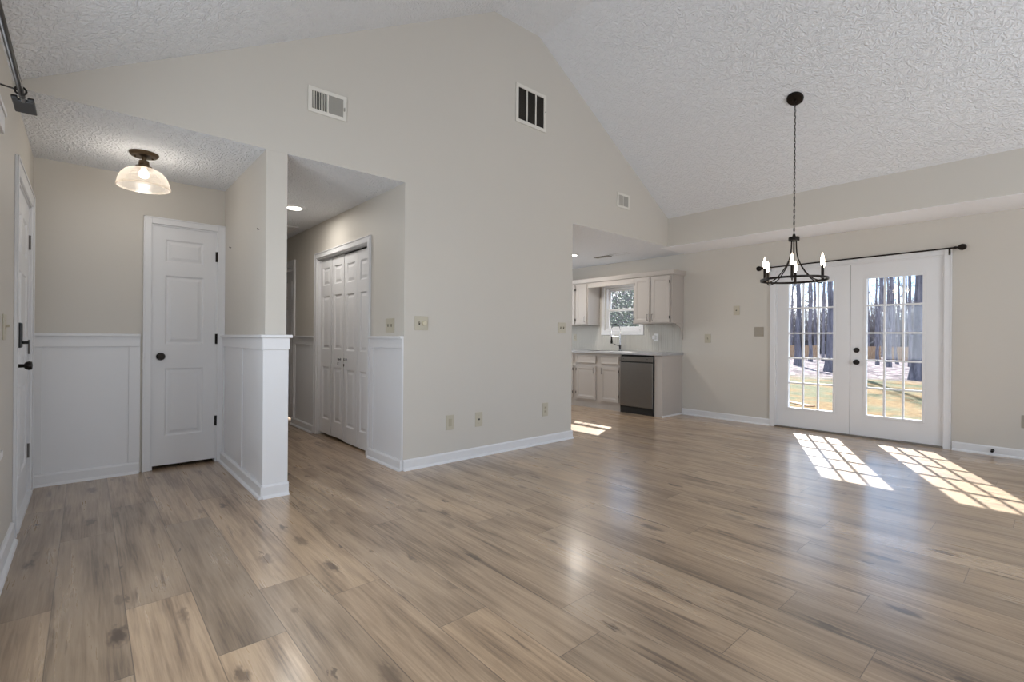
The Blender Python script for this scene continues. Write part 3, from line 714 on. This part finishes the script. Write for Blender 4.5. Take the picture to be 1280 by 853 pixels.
# ------------------------------------------------------------------ vents
def register(name, x0, x1, z0, z1, label, lever=True):
    r = empty(name, (x0, -.001, z0)); tag(r, label, 'vent', 'white vents high on the gable wall')
    W, H = x1 - x0, z1 - z0; m = .028
    MB().box(m, W - m, -.003, 0, m, H - m).build('backing', VENTD, r)
    MB().slab(0, W, 0, H, -.011, 0, holes=[(m, W/2 - .006, m, H - m), (W/2 + .006, W - m, m, H - m)]).build('frame', VENTW, r, bevel=.003)
    n = 9
    for nm, a, c, mat, sk in (('open_louvres', m, W/2 - .006, VENTW, 0), ('turned_louvres', W/2 + .006, W - m, VENTG, 1)):
        b = MB()
        for i in range(n):
            x = a + (c - a) * (i + .5) / n
            if sk: b.prism([(x - .0075, -.003), (x - .006, -.003), (x + .0065, -.010), (x + .005, -.010)], m, H - m, 'xy')
            else: b.box(x - .0016, x + .0016, -.010, -.003, m, H - m)
        b.build(nm, mat, r)
    if lever:
        MB().box(W - m + .004, W - m + .010, -.022, -.011, H*.38, H*.52).build('lever', VENTG, r)
    return r
register('wall_vent', -.804, -.514, 2.795, 2.985, 'white two-way register above the hall opening')
register('wall_vent', 2.943, 3.198, 2.787, 2.97, 'smallest white register near the kitchen opening', lever=False)
rv = empty('return_grille', (1.238, -.001, 3.338)); tag(rv, 'tall white return air grille with three dark columns below the ceiling peak', 'vent', 'white vents high on the gable wall')
W, H, m = .435, .397, .036
MB().box(m, W - m, -.004, 0, m, H - m).build('filter', VENTD, rv)
c3 = (W - 2*m - 2*.016) / 3
hs = [(m + i*(c3 + .016), m + i*(c3 + .016) + c3, m, H - m) for i in range(3)]
MB().slab(0, W, 0, H, -.013, 0, holes=hs).build('frame', VENTW, rv, bevel=.003)
b = MB()
for h in hs:
    for j in range(26):
        z = m + (H - 2*m) * (j + .5) / 26; b.prism([(-.004, z), (-.0035, z + .0015), (-.0105, z - .004), (-.011, z - .0055)], h[0], h[1], 'yz')
b.build('slats', plain('return_slat_brown', (70, 64, 57), .6, noise=.08), rv)
MB().lathe([(0, 0), (.006, 0), (.004, .004), (0, .005)], 10, Matrix.Translation((W - .012, -.013, H*.55)) @ Matrix.Rotation(R(90), 4, 'X')).build('screw', BRONZE, rv)
kv = empty('ceiling_vent', (4.06, .98, ZC)); tag(kv, 'grey register in the kitchen ceiling', 'vent')
MB().slab(0, .14, 0, .33, 0, .008, holes=[(.02, .12, .02, .31)]).build('frame', VENTG, kv).rotation_euler = (R(90), 0, 0)
MB().box(.02, .12, .02, .31, -.003, 0).build('backing', VENTD, kv)
b = MB()
for i in range(12): b.box(.02, .12, .03 + i*.0235, .036 + i*.0235, -.008, -.003)
b.build('slats', VENTG, kv)

# ------------------------------------------------------------------ switch plates and outlets
def plate(name, loc, rotz, W, H, label, cat, kind, mat=IVORY, dev=IVORYD, group=None):
    r = empty(name, loc, rotz); tag(r, label, cat, group)
    MB().prism([(0, 0), (W, 0), (W, H), (0, H)], -.006, 0, 'xz').build('plate', mat, r, bevel=.0025)
    cx, cz = W/2, H/2
    def screw(x, z): MB().lathe([(0, 0), (.0035, 0), (.0025, .0012), (0, .0015)], 8, Matrix.Translation((x, -.006, z)) @ Matrix.Rotation(R(90), 4, 'X')).build('screw', dev, r)
    if kind == 'toggle':
        MB().box(cx - .006, cx + .006, -.008, -.006, cz - .013, cz + .013).build('toggle_slot', BLACK if mat is IVORY and name == 'x' else dev, r)
        MB().box(cx - .004, cx + .004, -.020, -.008, cz - .001, cz + .011).build('toggle', dev, r, bevel=.001)
        screw(cx, cz + .03); screw(cx, cz - .03)
    if kind == 'toggle_dimmer':
        x = W*.33
        MB().box(x - .006, x + .006, -.008, -.006, cz - .013, cz + .013).build('toggle_slot', VENTD, r)
        MB().box(x - .004, x + .004, -.018, -.008, cz - .001, cz + .010).build('toggle', dev, r, bevel=.001)
        MB().lathe([(0, 0), (.021, 0), (.019, .016), (.017, .018), (0, .018)], 24, Matrix.Translation((W*.68, -.006, cz)) @ Matrix.Rotation(R(90), 4, 'X')).build('dimmer_knob', plain('ivory_knob', (204, 196, 172), .4, noise=.02), r, smooth=True)
    if kind == 'double_toggle':
        for x in (W*.31, W*.69):
            MB().box(x - .005, x + .005, -.008, -.006, cz - .013, cz + .013).build('toggle_slot', VENTD, r)
            MB().box(x - .004, x + .004, -.018, -.008, cz - .001, cz + .010).build('toggle', dev, r, bevel=.001)
    if kind == 'outlet':
        for dz in (-.02, .02):
            so = MB().box(cx - .016, cx + .016, -.009, -.006, cz + dz - .014, cz + dz + .014).build('socket', dev, r, bevel=.003)
            b = MB()
            for dx in (-.006, .006): b.box(cx + dx - .001, cx + dx + .001, -.0095, -.009, cz + dz - .002, cz + dz + .006)
            b.build('slots', BLACK, so)
        screw(cx, cz)
    if kind == 'decora':
        MB().box(cx - .017, cx + .017, -.009, -.006, cz - .034, cz + .034).build('rocker', dev, r, bevel=.002)
        screw(cx, cz + .045); screw(cx, cz - .045)
    if kind == 'jack':
        MB().box(cx - .008, cx + .008, -.010, -.006, cz - .008, cz + .008).build('jack', VENTD, r, bevel=.001)
        screw(cx, cz + .04); screw(cx, cz - .04)
    if kind == 'blank':
        screw(cx - .023, cz + .03); screw(cx + .023, cz + .03)
    return r
plate('light_switch', (.101, 0, 1.193), 0, .132, .122, 'ivory double plate with toggle and round dimmer knob on the gable wall', 'switch', 'toggle_dimmer')
plate('light_switch', (1.896, 0, 1.192), 0, .12, .118, 'ivory double switch plate beside the kitchen opening', 'switch', 'double_toggle')
plate('wall_outlet', (.432, 0, .292), 0, .082, .134, 'low ivory outlet plate nearest the hall corner', 'outlet', 'decora', group='low plates along the gable wall')
plate('wall_outlet', (.76, 0, .285), 0, .086, .138, 'low ivory jack plate in the middle of the gable wall', 'outlet', 'jack', group='low plates along the gable wall')
plate('wall_outlet', (1.662, 0, .294), 0, .082, .143, 'low ivory outlet plate under the kitchen-side switch', 'outlet', 'outlet', group='low plates along the gable wall')
plate('light_switch', (0, .325, 1.172), -90, .16, .125, 'ivory switch plate above the hall chair rail', 'switch', 'double_toggle')
plate('light_switch', (XE, -.214, 1.088), -90, .092, .128, 'ivory switch plate on the right wall close to the kitchen cabinets', 'switch', 'toggle')
plate('phone_jack', (XE, -.632, 1.483), -90, .084, .128, 'highest ivory jack plate on the right wall', 'jack plate', 'jack')
plate('blank_plate', (XE, -.918, 1.184), -90, .122, .128, 'taupe square blank plate beside the french doors', 'plate', 'blank', mat=TAUPE, dev=TAUPE)
plate('wall_outlet', (XE, -3.425, .30), -90, .08, .125, 'grey outlet low on the right wall past the french doors', 'outlet', 'outlet', mat=TAUPE)
plate('light_switch', (XL, -.35, 1.10), 90, .11, .125, 'ivory switch plate beside the front entry door', 'switch', 'toggle')
plate('wall_outlet', (XL, -.585, .42), 90, .08, .125, 'outlet low on the left wall under the window', 'outlet', 'outlet', mat=TAUPE)
for (y, z, lb) in ((1.08, 1.893, 'small nail in the partition wall near the closet door'), (.176, 1.904, 'small nail in the partition wall near its free end')):
    n_ = MB().tube([(-1.08, y, z), (-1.092, y, z + .003)], .003, 8); n_.lathe([(0, 0), (.006, 0), (.006, .002), (0, .0025)], 10, Matrix.Translation((-1.092, y, z + .003)) @ Matrix.Rotation(R(-90), 4, 'Y'))
    tag(n_.build('nail', BRONZE), lb, 'nail')
ds = MB(); ds.tube([(XE - .030, -3.23, .05), (XE - .016, -3.23, .05)], .014, 14)
ds.tube([(XE - .085, -3.23, .05), (XE - .030, -3.23, .05)], .007, 10); ds.tube([(XE - .10, -3.23, .05), (XE - .083, -3.23, .05)], .012, 14)
tag(ds.build('door_stop', BRONZE, smooth=True), 'dark door stop on the baseboard right of the french doors', 'door stop')

# ------------------------------------------------------------------ curtain rods
def finial_ball(b, x, s):
    pass
cr_ = empty('curtain_rod', (XE - .075, -1.985, 2.095)); tag(cr_, 'long black curtain rod with ball finials above the french doors', 'curtain rod')
MB().tube([(0, .92, -.005), (0, -.95, .012)], .0085, 12).build('rod', BRONZE, cr_, smooth=True)
for s, y, z in ((1, .92, -.005), (-1, -.95, .012)):
    M = Matrix.Translation((0, y, z)) @ Matrix.Rotation(R(-90*s), 4, 'X')
    MB().lathe([(0, 0), (.013, 0), (.015, .018), (.010, .024), (.015, .032), (.028, .045), (.034, .066), (.027, .088), (.012, .098), (0, .1)], 20, M).build('finial', BRONZE, cr_, smooth=True)
for y in (.86, -.915):
    b = MB(); b.box(.055, .0745, y - .012, y + .012, -.05, .02); b.tube([(.06, y, -.03), (.0, y, -.028), (-.0, y, .004)], .006, 8); b.lathe([(0, 0), (.007, 0), (.007, .012), (0, .012)], 10, Matrix.Translation((-.0, y, -.045)))
    b.build('bracket', BRONZE, cr_)
lr = empty('window_rod', (-2.212, -1.6, 2.06)); tag(lr, 'black curtain rod with square end plate high on the left wall', 'curtain rod')
ROD_X = 0
MB().tube([(0, .62, .0), (0, -1.2, 0)], .0095, 12).build('rod', BRONZE, lr, smooth=True)
b = MB(); b.box(-.033, .033, .66, .80, -.006, .006); b.box(-.033, -.014, .63, .66, -.006, .006); b.box(.014, .033, .63, .66, -.006, .006)
b.build('end_plate', BLACK, lr, bevel=.003)
MB().tube([(0, .61, 0), (0, .67, 0)], .0075, 10).build('rod_tip', STEEL, lr, smooth=True)
for y in (.56, -1.1):
    b = MB(); b.tube([(0, y, .0), (-.103, y, .012)], .0035, 8); b.tube([(.016*math.cos(a*math.pi/6), y, .016*math.sin(a*math.pi/6)) for a in range(12)], .0035, 6, closed=True)
    b.box(-.105, -.100, y - .012, y + .012, -.015, .04)
    b.build('bracket', BRONZE, lr)

# ------------------------------------------------------------------ kitchen
KX = 4.25
def pull(parent, x, z, h=.09):
    b = MB(); b.tube([(x, 0, z), (x, -.022, z), (x, -.026, z + .006), (x, -.026, z + h - .006), (x, -.022, z + h), (x, 0, z + h)], .004, 8)
    return b.build('handle', STEEL, parent, smooth=True)
def cab_hinge(parent, x, z): return MB().box(x - .004, x + .004, -.006, .004, z - .022, z + .022).build('hinge', BRONZE, parent)
def shaker(parent, x0, x1, z0, z1, name='door'):
    d = empty(name, (0, 0, 0)); d.parent = parent
    return d
def cab_door(parent, x0, x1, z0, z1, name='door'):
    t = .045
    return MB().panels(x1 - x0, z1 - z0, .018, [(x0 + t, x1 - t, z0 + t, z1 - t)] if name == 'door' else [(x0 + .012, x1 - .012, z0 + .012, z1 - .012)], z0=z0, x0=x0, depth=.006, raised=False).build(name, CABM, parent, loc=(0, -.019, 0), bevel=.0015)
def base_cab(y_hi, y_lo, doors, label):
    r = empty('base_cabinet', (KX, y_hi, 0), -90); tag(r, label, 'cabinet', 'base cabinets under the counter')
    W = y_hi - y_lo
    b = MB(); b.box(0, .018, .018, .54, .0, .895); b.box(W - .018, W, .018, .54, .0, .895); b.box(0, W, 0, .018, .10, .895); b.box(.018, W - .018, .52, .54, .1, .895); b.box(.018, W - .018, .018, .52, .1, .118)
    b.build('body', CABM, r)
    MB().box(.0, W, .012, .03, 0, .10).build('toe_kick', CABM, r)
    for (a, c, hs) in doors:
        x0, x1 = y_hi - a, y_hi - c
        d = cab_door(r, x0, x1, .135, .685)
        pull(d, (x1 - .03) if hs > 0 else (x0 + .03), .57)
        hx = x0 if hs > 0 else x1
        cab_hinge(d, hx, .23); cab_hinge(d, hx, .62)
        cab_door(r, x0, x1, .735, .862, 'drawer')
    return r
base_cab(1.80, .872, [(1.765, 1.350, 1), (1.245, .895, -1)], 'white sink base cabinet left of the dishwasher')
base_cab(2.66, 1.802, [(2.20, 1.84, -1), (2.62, 2.24, 1)], 'white base cabinet partly hidden behind the gable wall corner')
# dishwasher
dw = empty('dishwasher', (KX, .868, 0), -90); tag(dw, 'stainless steel dishwasher built in at the end of the counter', 'dishwasher')
W = .596
MB().box(.002, W - .002, .03, .53, .02, .885).build('body', DARKSTEEL, dw)
MB().box(.006, W - .012, -.022, .03, .105, .775).build('door', STEEL, dw, bevel=.006)
cp = MB().box(.006, W - .012, -.022, .03, .795, .868).build('control_panel', STEEL, dw, bevel=.004)
for x in (.065, .475, .492): MB().box(x, x + .009, -.024, -.022, .828, .837).build('button', BLACK, cp)
MB().box(.012, W - .018, -.016, .03, .775, .795).build('handle_recess', BLACK, dw)
MB().box(W - .012, W - .002, -.018, .03, .06, .880).build('seal', BLACK, dw)
MB().box(.004, W - .004, -.006, .03, .0, .10).build('toe_panel', BLACK, dw)
# end panel
ep = empty('cabinet_end_panel', (KX, .268, 0), -90); tag(ep, 'white end panel closing the counter run beside the dishwasher', 'panel')
MB().box(0, .128, 0, .02, 0, .895).build('face_stile', CABM, ep, bevel=.002)
MB().box(.108, .128, .02, .555, 0, .895).build('side_panel', CABM, ep)
MB().box(.128, .138, .0, .555, 0, .02).build('shoe_moulding', TRIM, ep)
# counter with sink cut-out
b = MB()
x0, x1, y0, y1 = 4.212, 4.802, .118, 2.70; sx0, sx1, sy0, sy1 = 4.30, 4.64, .97, 1.62
for q in ((x0, sx0, y0, y1), (sx1, x1, y0, y1), (sx0, sx1, y0, sy0), (sx0, sx1, sy1, y1)): b.box(q[0], q[1], q[2], q[3], .897, .937)
tag(b.build('countertop', COUNTER, bevel=.002), 'grey stone-look countertop running along the right kitchen wall', 'countertop')
sk = empty('kitchen_sink', (4.47, 1.295, .937)); tag(sk, 'stainless steel sink set into the grey countertop', 'sink')
MB().slab(-.185, .185, -.34, .34, 0, .004, holes=[(-.155, .155, -.31, .31)]).build('rim', STEEL, sk).rotation_euler = (R(-90), 0, 0)
b = MB(); t = .004
b.box(-.16, .16, -.315, .315, -.18, -.176); b.box(-.16, -.156, -.315, .315, -.176, -.001); b.box(.156, .16, -.315, .315, -.176, -.001); b.box(-.156, .156, -.315, -.311, -.176, -.001); b.box(-.156, .156, .311, .315, -.176, -.001)
b.build('basin', STEEL, sk)
# faucet
fc = empty('faucet', (4.70, 1.21, .937)); tag(fc, 'chrome pull-down spring faucet standing behind the sink', 'faucet')
MB().lathe([(0, 0), (.028, 0), (.028, .006), (.018, .012), (.017, .07), (.020, .075), (.020, .10), (.014, .108), (.013, .28), (0, .28)], 20).build('column', CHROME, fc, smooth=True)
arc = [(0, 0, .28), (0, 0, .36)] + [(-.09 + .09*math.cos(R(a)), .02*(1-math.cos(R(a))), .36 + .09*math.sin(R(a))) for a in range(15, 181, 15)] + [(-.18, .04, .30), (-.18, .04, .24)]
pts = []; NT = 60
def samp(t):
    f = t * (len(arc) - 1); i = min(int(f), len(arc) - 2); return Vector(arc[i]).lerp(Vector(arc[i+1]), f - i)
b = MB(); b.tube(arc, .005, 8)
hel = []
for i in range(NT*10):
    t = i / (NT*10 - 1); p = samp(t); q = samp(min(1, t + .01)) - samp(max(0, t - .01)); q.normalize(); u1 = q.cross(Vector((0, 1, .01))).normalized(); u2 = q.cross(u1); a = 2*math.pi*i/10
    hel.append(p + (u1*math.cos(a) + u2*math.sin(a))*.0095)
b.tube(hel, .0018, 4)
b.build('spring_hose', CHROME, fc, smooth=True)
MB().lathe([(0, .12), (.016, .122), (.018, .15), (.013, .20), (.012, .245), (0, .245)], 16, Matrix.Translation((-.18, .04, 0))).build('spray_head', BRONZE, fc, smooth=True)
MB().tube([(0, 0, .235), (-.09, .02, .236), (-.165, .037, .236)], .006, 8).build('holder_arm', CHROME, fc, smooth=True)
MB().tube([(0, .0, .088), (-.02, .035, .09), (-.07, .085, .12)], .006, 8).build('lever', CHROME, fc, smooth=True)

# uppers
UX = 4.477
def upper_cab(y_hi, y_lo, doors, label):
    r = empty('upper_cabinet', (UX, y_hi, 1.375), -90); tag(r, label, 'cabinet', 'upper cabinets either side of the kitchen window')
    W = y_hi - y_lo
    b = MB(); b.box(0, W, .0, .326, 0, .725)
    b.build('body', CABM, r, bevel=.002)
    for (a, c, hs) in doors:
        x0, x1 = y_hi - a, y_hi - c
        d = cab_door(r, x0, x1, .018, .703)
        pull(d, (x1 - .028) if hs > 0 else (x0 + .028), .05)
        hx = x0 if hs > 0 else x1
        cab_hinge(d, hx, .09); cab_hinge(d, hx, .62)
    return r
upper_cab(.80, .125, [(.772, .500, 1), (.470, .160, -1)], 'white two-door upper cabinet right of the kitchen window')
upper_cab(2.66, 1.725, [(1.985, 1.745, 1), (2.31, 2.01, -1), (2.64, 2.34, 1)], 'white upper cabinet left of the kitchen window')
cm_ = MB(); cm_.prism([(UX + .02, 2.101), (UX - .022, 2.101), (UX - .040, 2.165), (UX + .02, 2.165)], .085, 2.66, 'xz'); cm_.prism([(.125, 2.101), (.105, 2.101), (.085, 2.165), (.125, 2.165)], UX + .02, XE - .004, 'yz')
tag(cm_.build('crown_moulding', CABM), 'crown moulding along the tops of the white upper cabinets', 'moulding')
tag(MB().box(UX, UX + .02, .802, 1.723, 2.012, 2.099).build('valance_board', CABM, bevel=.002), 'plain valance board bridging the cabinets above the sink window', 'valance')
pts = [(XE - .004, 1.373), (4.60, 1.373)] + [(4.60 + (XE - .03 - 4.60)*math.sin(R(a)), 1.355 - .16*(1 - math.cos(R(a)))) for a in range(0, 91, 10)] + [(XE - .03, 1.135), (XE - .004, 1.135)]
tag(MB().prism(pts, .126, .146).build('corbel', CABM), 'curved white corbel under the end of the upper cabinet', 'bracket')
# beadboard backsplash
b = MB(); y = .15
while y < 2.66:
    ztop = 1.373 if not (.82 < y + .02 < 1.70) else 1.203
    b.box(XE - .007, XE, y + .0015, y + .0375, .938, ztop); b.box(XE - .003, XE, y + .0375, y + .0405, .938, ztop); y += .039
struct(b.build('trim_23', BEAD))
pk = plate('wall_outlet', (XE - .007, .62, 1.105), -90, .075, .12, 'white outlet on the beadboard backsplash right of the window', 'outlet', 'outlet', mat=WHITEP, dev=WHITEP)
pg = MB().box(0, .045, -.055, 0, 0, .062).build('plug_in', WHITEP, None, loc=(XE - .0165, .625, 1.135), rotz=-90, bevel=.008); tag(pg, 'small white plug-in device in the backsplash outlet', 'plug-in')
plate('wall_outlet', (XE - .007, 2.33, 1.10), -90, .075, .12, 'beige outlet on the backsplash by the gable wall edge', 'outlet', 'outlet')

# ------------------------------------------------------------------ outdoors
def gz(x):
    if x < 20: return -.25
    if x < 70: return -.25 - .85*(x - 20)/50
    return -1.1
bm = bmesh.new(); rg = random.Random(3)
xs = [4.96, 6, 7, 8, 9, 10, 11, 12, 13, 14, 15, 16, 17, 18, 20, 22, 24, 26, 29, 32, 36, 40, 45, 50, 56, 62, 68, 74, 82, 92, 110, 140]
ys = [-40 + 4*i for i in range(36)]
V = [[bm.verts.new((x, y_, gz(x) + rg.uniform(-.03, .03) - (.0 if x > 7 else .02))) for y_ in ys] for x in xs]
for i in range(len(xs)-1):
    for j in range(len(ys)-1): bm.faces.new((V[i][j], V[i+1][j], V[i+1][j+1], V[i][j+1]))
me = bpy.data.meshes.new('ground'); bm.to_mesh(me); bm.free(); me.materials.append(GROUND)
o = bpy.data.objects.new('ground', me); COL.objects.link(o); struct(o)
struct(MB().box(4.97, 6.1, -3.2, -.8, -.5, -.08).build('patio', CONCRETE, bevel=.01))

def at_px(u, x):
    a = (u - 640) / FPX; dx = math.sin(R(YAW)) + a*math.cos(R(YAW)); dy = math.cos(R(YAW)) - a*math.sin(R(YAW))
    return CY + (x - CX) * dy / dx
def tree_mesh(seed, h, r, flare=1.6, nbr=10, fork=None, low=.3, n=10, spread=(.12, .22)):
    rn = random.Random(seed); tb = MB(); bb = MB()
    pts = []; rad = []; ox = oy = 0; K = 14
    for i in range(K + 1):
        t = i / K; ox += rn.uniform(-.06, .06) * (h/14); oy += rn.uniform(-.06, .06) * (h/14)
        pts.append((ox if i else 0, oy if i else 0, h*t**1.15 - (.15 if i == 0 else 0))); rad.append(r * (1 - .78*t) * (flare if i == 0 else (1 + (flare-1)*.35 if i == 1 else 1)))
    tb.tube(pts, rad, n)
    def branch(p, d, L, r0, lev):
        q = [Vector(p)]; dd = Vector(d)
        for i in range(4):
            dd = (dd + Vector((rn.uniform(-.3, .3), rn.uniform(-.3, .3), rn.uniform(-.05, .25)))).normalized(); q.append(q[-1] + dd*L/4)
        bb.tube(q, [r0*(1 - .2*i) for i in range(5)], 5 if lev else 6)
        if lev < 2:
            for i in (1, 2, 3, 4):
                for _ in range(2 if lev == 0 else 1):
                    nd = (dd + Vector((rn.uniform(-1, 1), rn.uniform(-1, 1), rn.uniform(-.2, .7)))).normalized()
                    branch(q[i], nd, L*.5, r0*.5, lev + 1)
    for k in range(nbr):
        t = low + (1 - low) * (k + rn.random()*.6) / nbr; i = min(K - 1, int(t*K)); p = Vector(pts[i]).lerp(Vector(pts[i+1]), .5)
        a = rn.uniform(0, 6.28); branch(p, (math.cos(a), math.sin(a), rn.uniform(.2, .8)), h*rn.uniform(*spread), rad[i]*.32, 0)
    if fork:
        fz, fdx, fdy, fr, fl = fork
        p = Vector((0, 0, fz)); q = [p]; 
        for i in range(1, 8): q.append(Vector((fdx*(1 - math.exp(-i*.5)), fdy*(1 - math.exp(-i*.5)), fz + fl*i/7)))
        tb.tube(q, [fr*(1 - .08*i) for i in range(8)], 8)
    return tb, bb
def tree(name, seed, u, x, h, r, label, mat=BARK, group='bare trees beyond the yard', **kw):
    kw.setdefault('spread', (.06, .11))
    y_ = at_px(u, x); root = empty(name, (x, y_, gz(x))); tag(root, label, 'tree', group)
    tb, bb = tree_mesh(seed, h, r*(1 if x < 22 else .85), **kw)
    tb.build('trunk', mat, root, smooth=True); bb.build('branches', TWIG if r < .3 else mat, root, smooth=True)
    return root
tree('tree', 21, 1150, 20.5, 15, .15, 'large dark tree with flared base seen through the right door leaf', BARKD, flare=2.6, nbr=9, low=.2, n=16)
tree('tree', 22, 1097, 44, 20, .12, 'slim grey tree at the left edge of the right door leaf glass', nbr=9)
tree('tree', 23, 1111, 38, 19, .15, 'forked grey tree in the middle of the right door leaf glass', nbr=9, fork=(2.6, .3, .6, .10, 8))
tree('tree', 24, 1122, 50, 20, .11, 'thin straight tree just left of the big dark one', nbr=10)
tree('tree', 25, 1139, 42, 20, .15, 'straight grey tree directly behind the big dark one', nbr=9)
tree('tree', 26, 997, 32, 18, .19, 'thick grey tree at the left of the left door leaf glass', BARKD, nbr=10)
tree('tree', 27, 1013, 46, 19, .15, 'brownish tree in the middle of the left door leaf glass', nbr=10)
tree('tree', 28, 1035, 25, 17, .17, 'wide grey tree at the right of the left door leaf glass', BARKD, nbr=10)
tree('tree', 29, 1003, 56, 20, .13, 'far thin tree beside the thick grey one in the left leaf', nbr=10)
tree('tree', 30, 1029, 52, 20, .13, 'far thin tree left of the wide grey one', nbr=10)
# thin woodland far behind: individually copied trees sharing four meshes
protos = []
for s_ in range(4):
    tb, bb = tree_mesh(60 + s_, 17 + s_, .15 + .03*s_, nbr=14, low=.2, spread=(.05, .09))
    protos.append((tb, bb))
pm = [(tb.build('trunk', BARK, None, smooth=True), bb.build('branches', TWIG, None, smooth=True)) for tb, bb in protos]
rt_ = random.Random(5); first = [True]*4
for i in range(34):
    k = i % 4; x = (73, 79, 85, 92)[i % 4] + rt_.uniform(-1, 1); u = 968 + 7.4*i + rt_.uniform(-1.5, 1.5) if i < 30 else 745 + 18*(i - 30)
    y_ = at_px(u, x); root = empty('woodland_tree', (x, y_, gz(x))); root.rotation_euler = (0, 0, rt_.uniform(0, 6.28)); s_ = rt_.uniform(.8, 1.1); root.scale = (s_, s_, s_)
    tag(root, 'bare grey tree in the far woodland behind the fence', 'tree', 'far woodland trees')
    t_, b_ = pm[k]
    if first[k]: first[k] = False
    else: t_, b_ = t_.copy(), b_.copy(); COL.objects.link(t_); COL.objects.link(b_)
    t_.parent = root; b_.parent = root
# brush: a haze of thin twigs nobody could count
def brush(name, x0, x1, ua, ub, count, h, mat, label, cat, leaf=False, seed=9, ls=1.0):
    rn = random.Random(seed); b = MB()
    for _ in range(count):
        x = rn.uniform(x0, x1); y_ = at_px(rn.uniform(ua, ub), x); z = gz(x); hh = h*rn.uniform(.4, 1.1)
        if leaf:
            for _k in range(int(14/ls)):
                p = Vector((x + rn.gauss(0, .7), y_ + rn.gauss(0, .7), z + rn.uniform(.1, hh))); a = Vector((rn.gauss(0, 1), rn.gauss(0, 1), rn.gauss(0, 1))).normalized()*.16*ls; c = a.orthogonal().normalized()*.09*ls
                b.face([p - a, p + c, p + a, p - c])
        else:
            q = Vector((x, y_, z)); pts_ = [q]
            for _k in range(4): q = q + Vector((rn.gauss(0, .22), rn.gauss(0, .22), hh/4)); pts_.append(q)
            b.tube(pts_, [.05, .045, .035, .025, .01], 3, caps=False)
            for _k in range(3):
                s0 = pts_[rn.randint(1, 3)]; b.tube([s0, s0 + Vector((rn.gauss(0, .5), rn.gauss(0, .5), hh*rn.uniform(.1, .3)))], [.022, .009], 3, caps=False)
    return tag(b.build(name, mat), label, cat, kind='stuff')
brush('undergrowth', 96, 106, 965, 1190, 2400, 9.5, TWIG, 'grey haze of twiggy woodland undergrowth behind the fence', 'undergrowth')
brush('evergreen_brush', 114, 126, 960, 1190, 420, 7.0, LEAFG, 'muted green brush between the far woodland trees', 'undergrowth', leaf=True, seed=12)
brush('evergreen_hedge', 16, 22, 735, 815, 240, 5.5, LEAFG, 'green leafy brush outside the kitchen window', 'undergrowth', leaf=True, seed=13, ls=.5)
brush('bare_thicket', 24, 30, 735, 815, 260, 7.0, TWIG, 'bare brown stems outside the kitchen window', 'undergrowth', seed=14)
# fence sections
def fence(u0, u1, x, label, h=1.66):
    ya, yb = at_px(u0, x), at_px(u1, x); L = ya - yb
    r = empty('fence_panel', (x, ya, gz(x) - .02), -90); tag(r, label, 'fence', 'wooden fence panels at the end of the yard')
    n = max(3, int(L/.15)); b = MB()
    for i in range(n): b.box(i*L/n, (i+1)*L/n - .012, 0, .02, .03, h)
    b.build('boards', FENCE, r)
    for z in (.3, h*.5, h - .25): MB().box(0, L, .021, .06, z, z + .09).build('rail', FENCE, r)
    for x_ in (0, L - .1): MB().box(x_, x_ + .1, .061, .16, 0, h + .05).build('post', FENCE, r)
    return r
fence(978, 1000, 68, 'tan wooden fence panel at the left of the left door leaf')
fence(1003, 1021, 67, 'tan wooden fence panel near the centre of the left door leaf')
fence(1081, 1101, 71, 'wooden fence panel at the left of the right door leaf')
fence(1104, 1136, 70, 'wooden fence panel near the big tree in the right door leaf')
# a plank lying on the grass
tag(MB().box(-.6, .6, -.09, .09, 0, .04).build('wood_plank', FENCE, loc=(9.6, .2, -.245), rotz=52), 'weathered board lying on the grass outside the left door leaf', 'board')
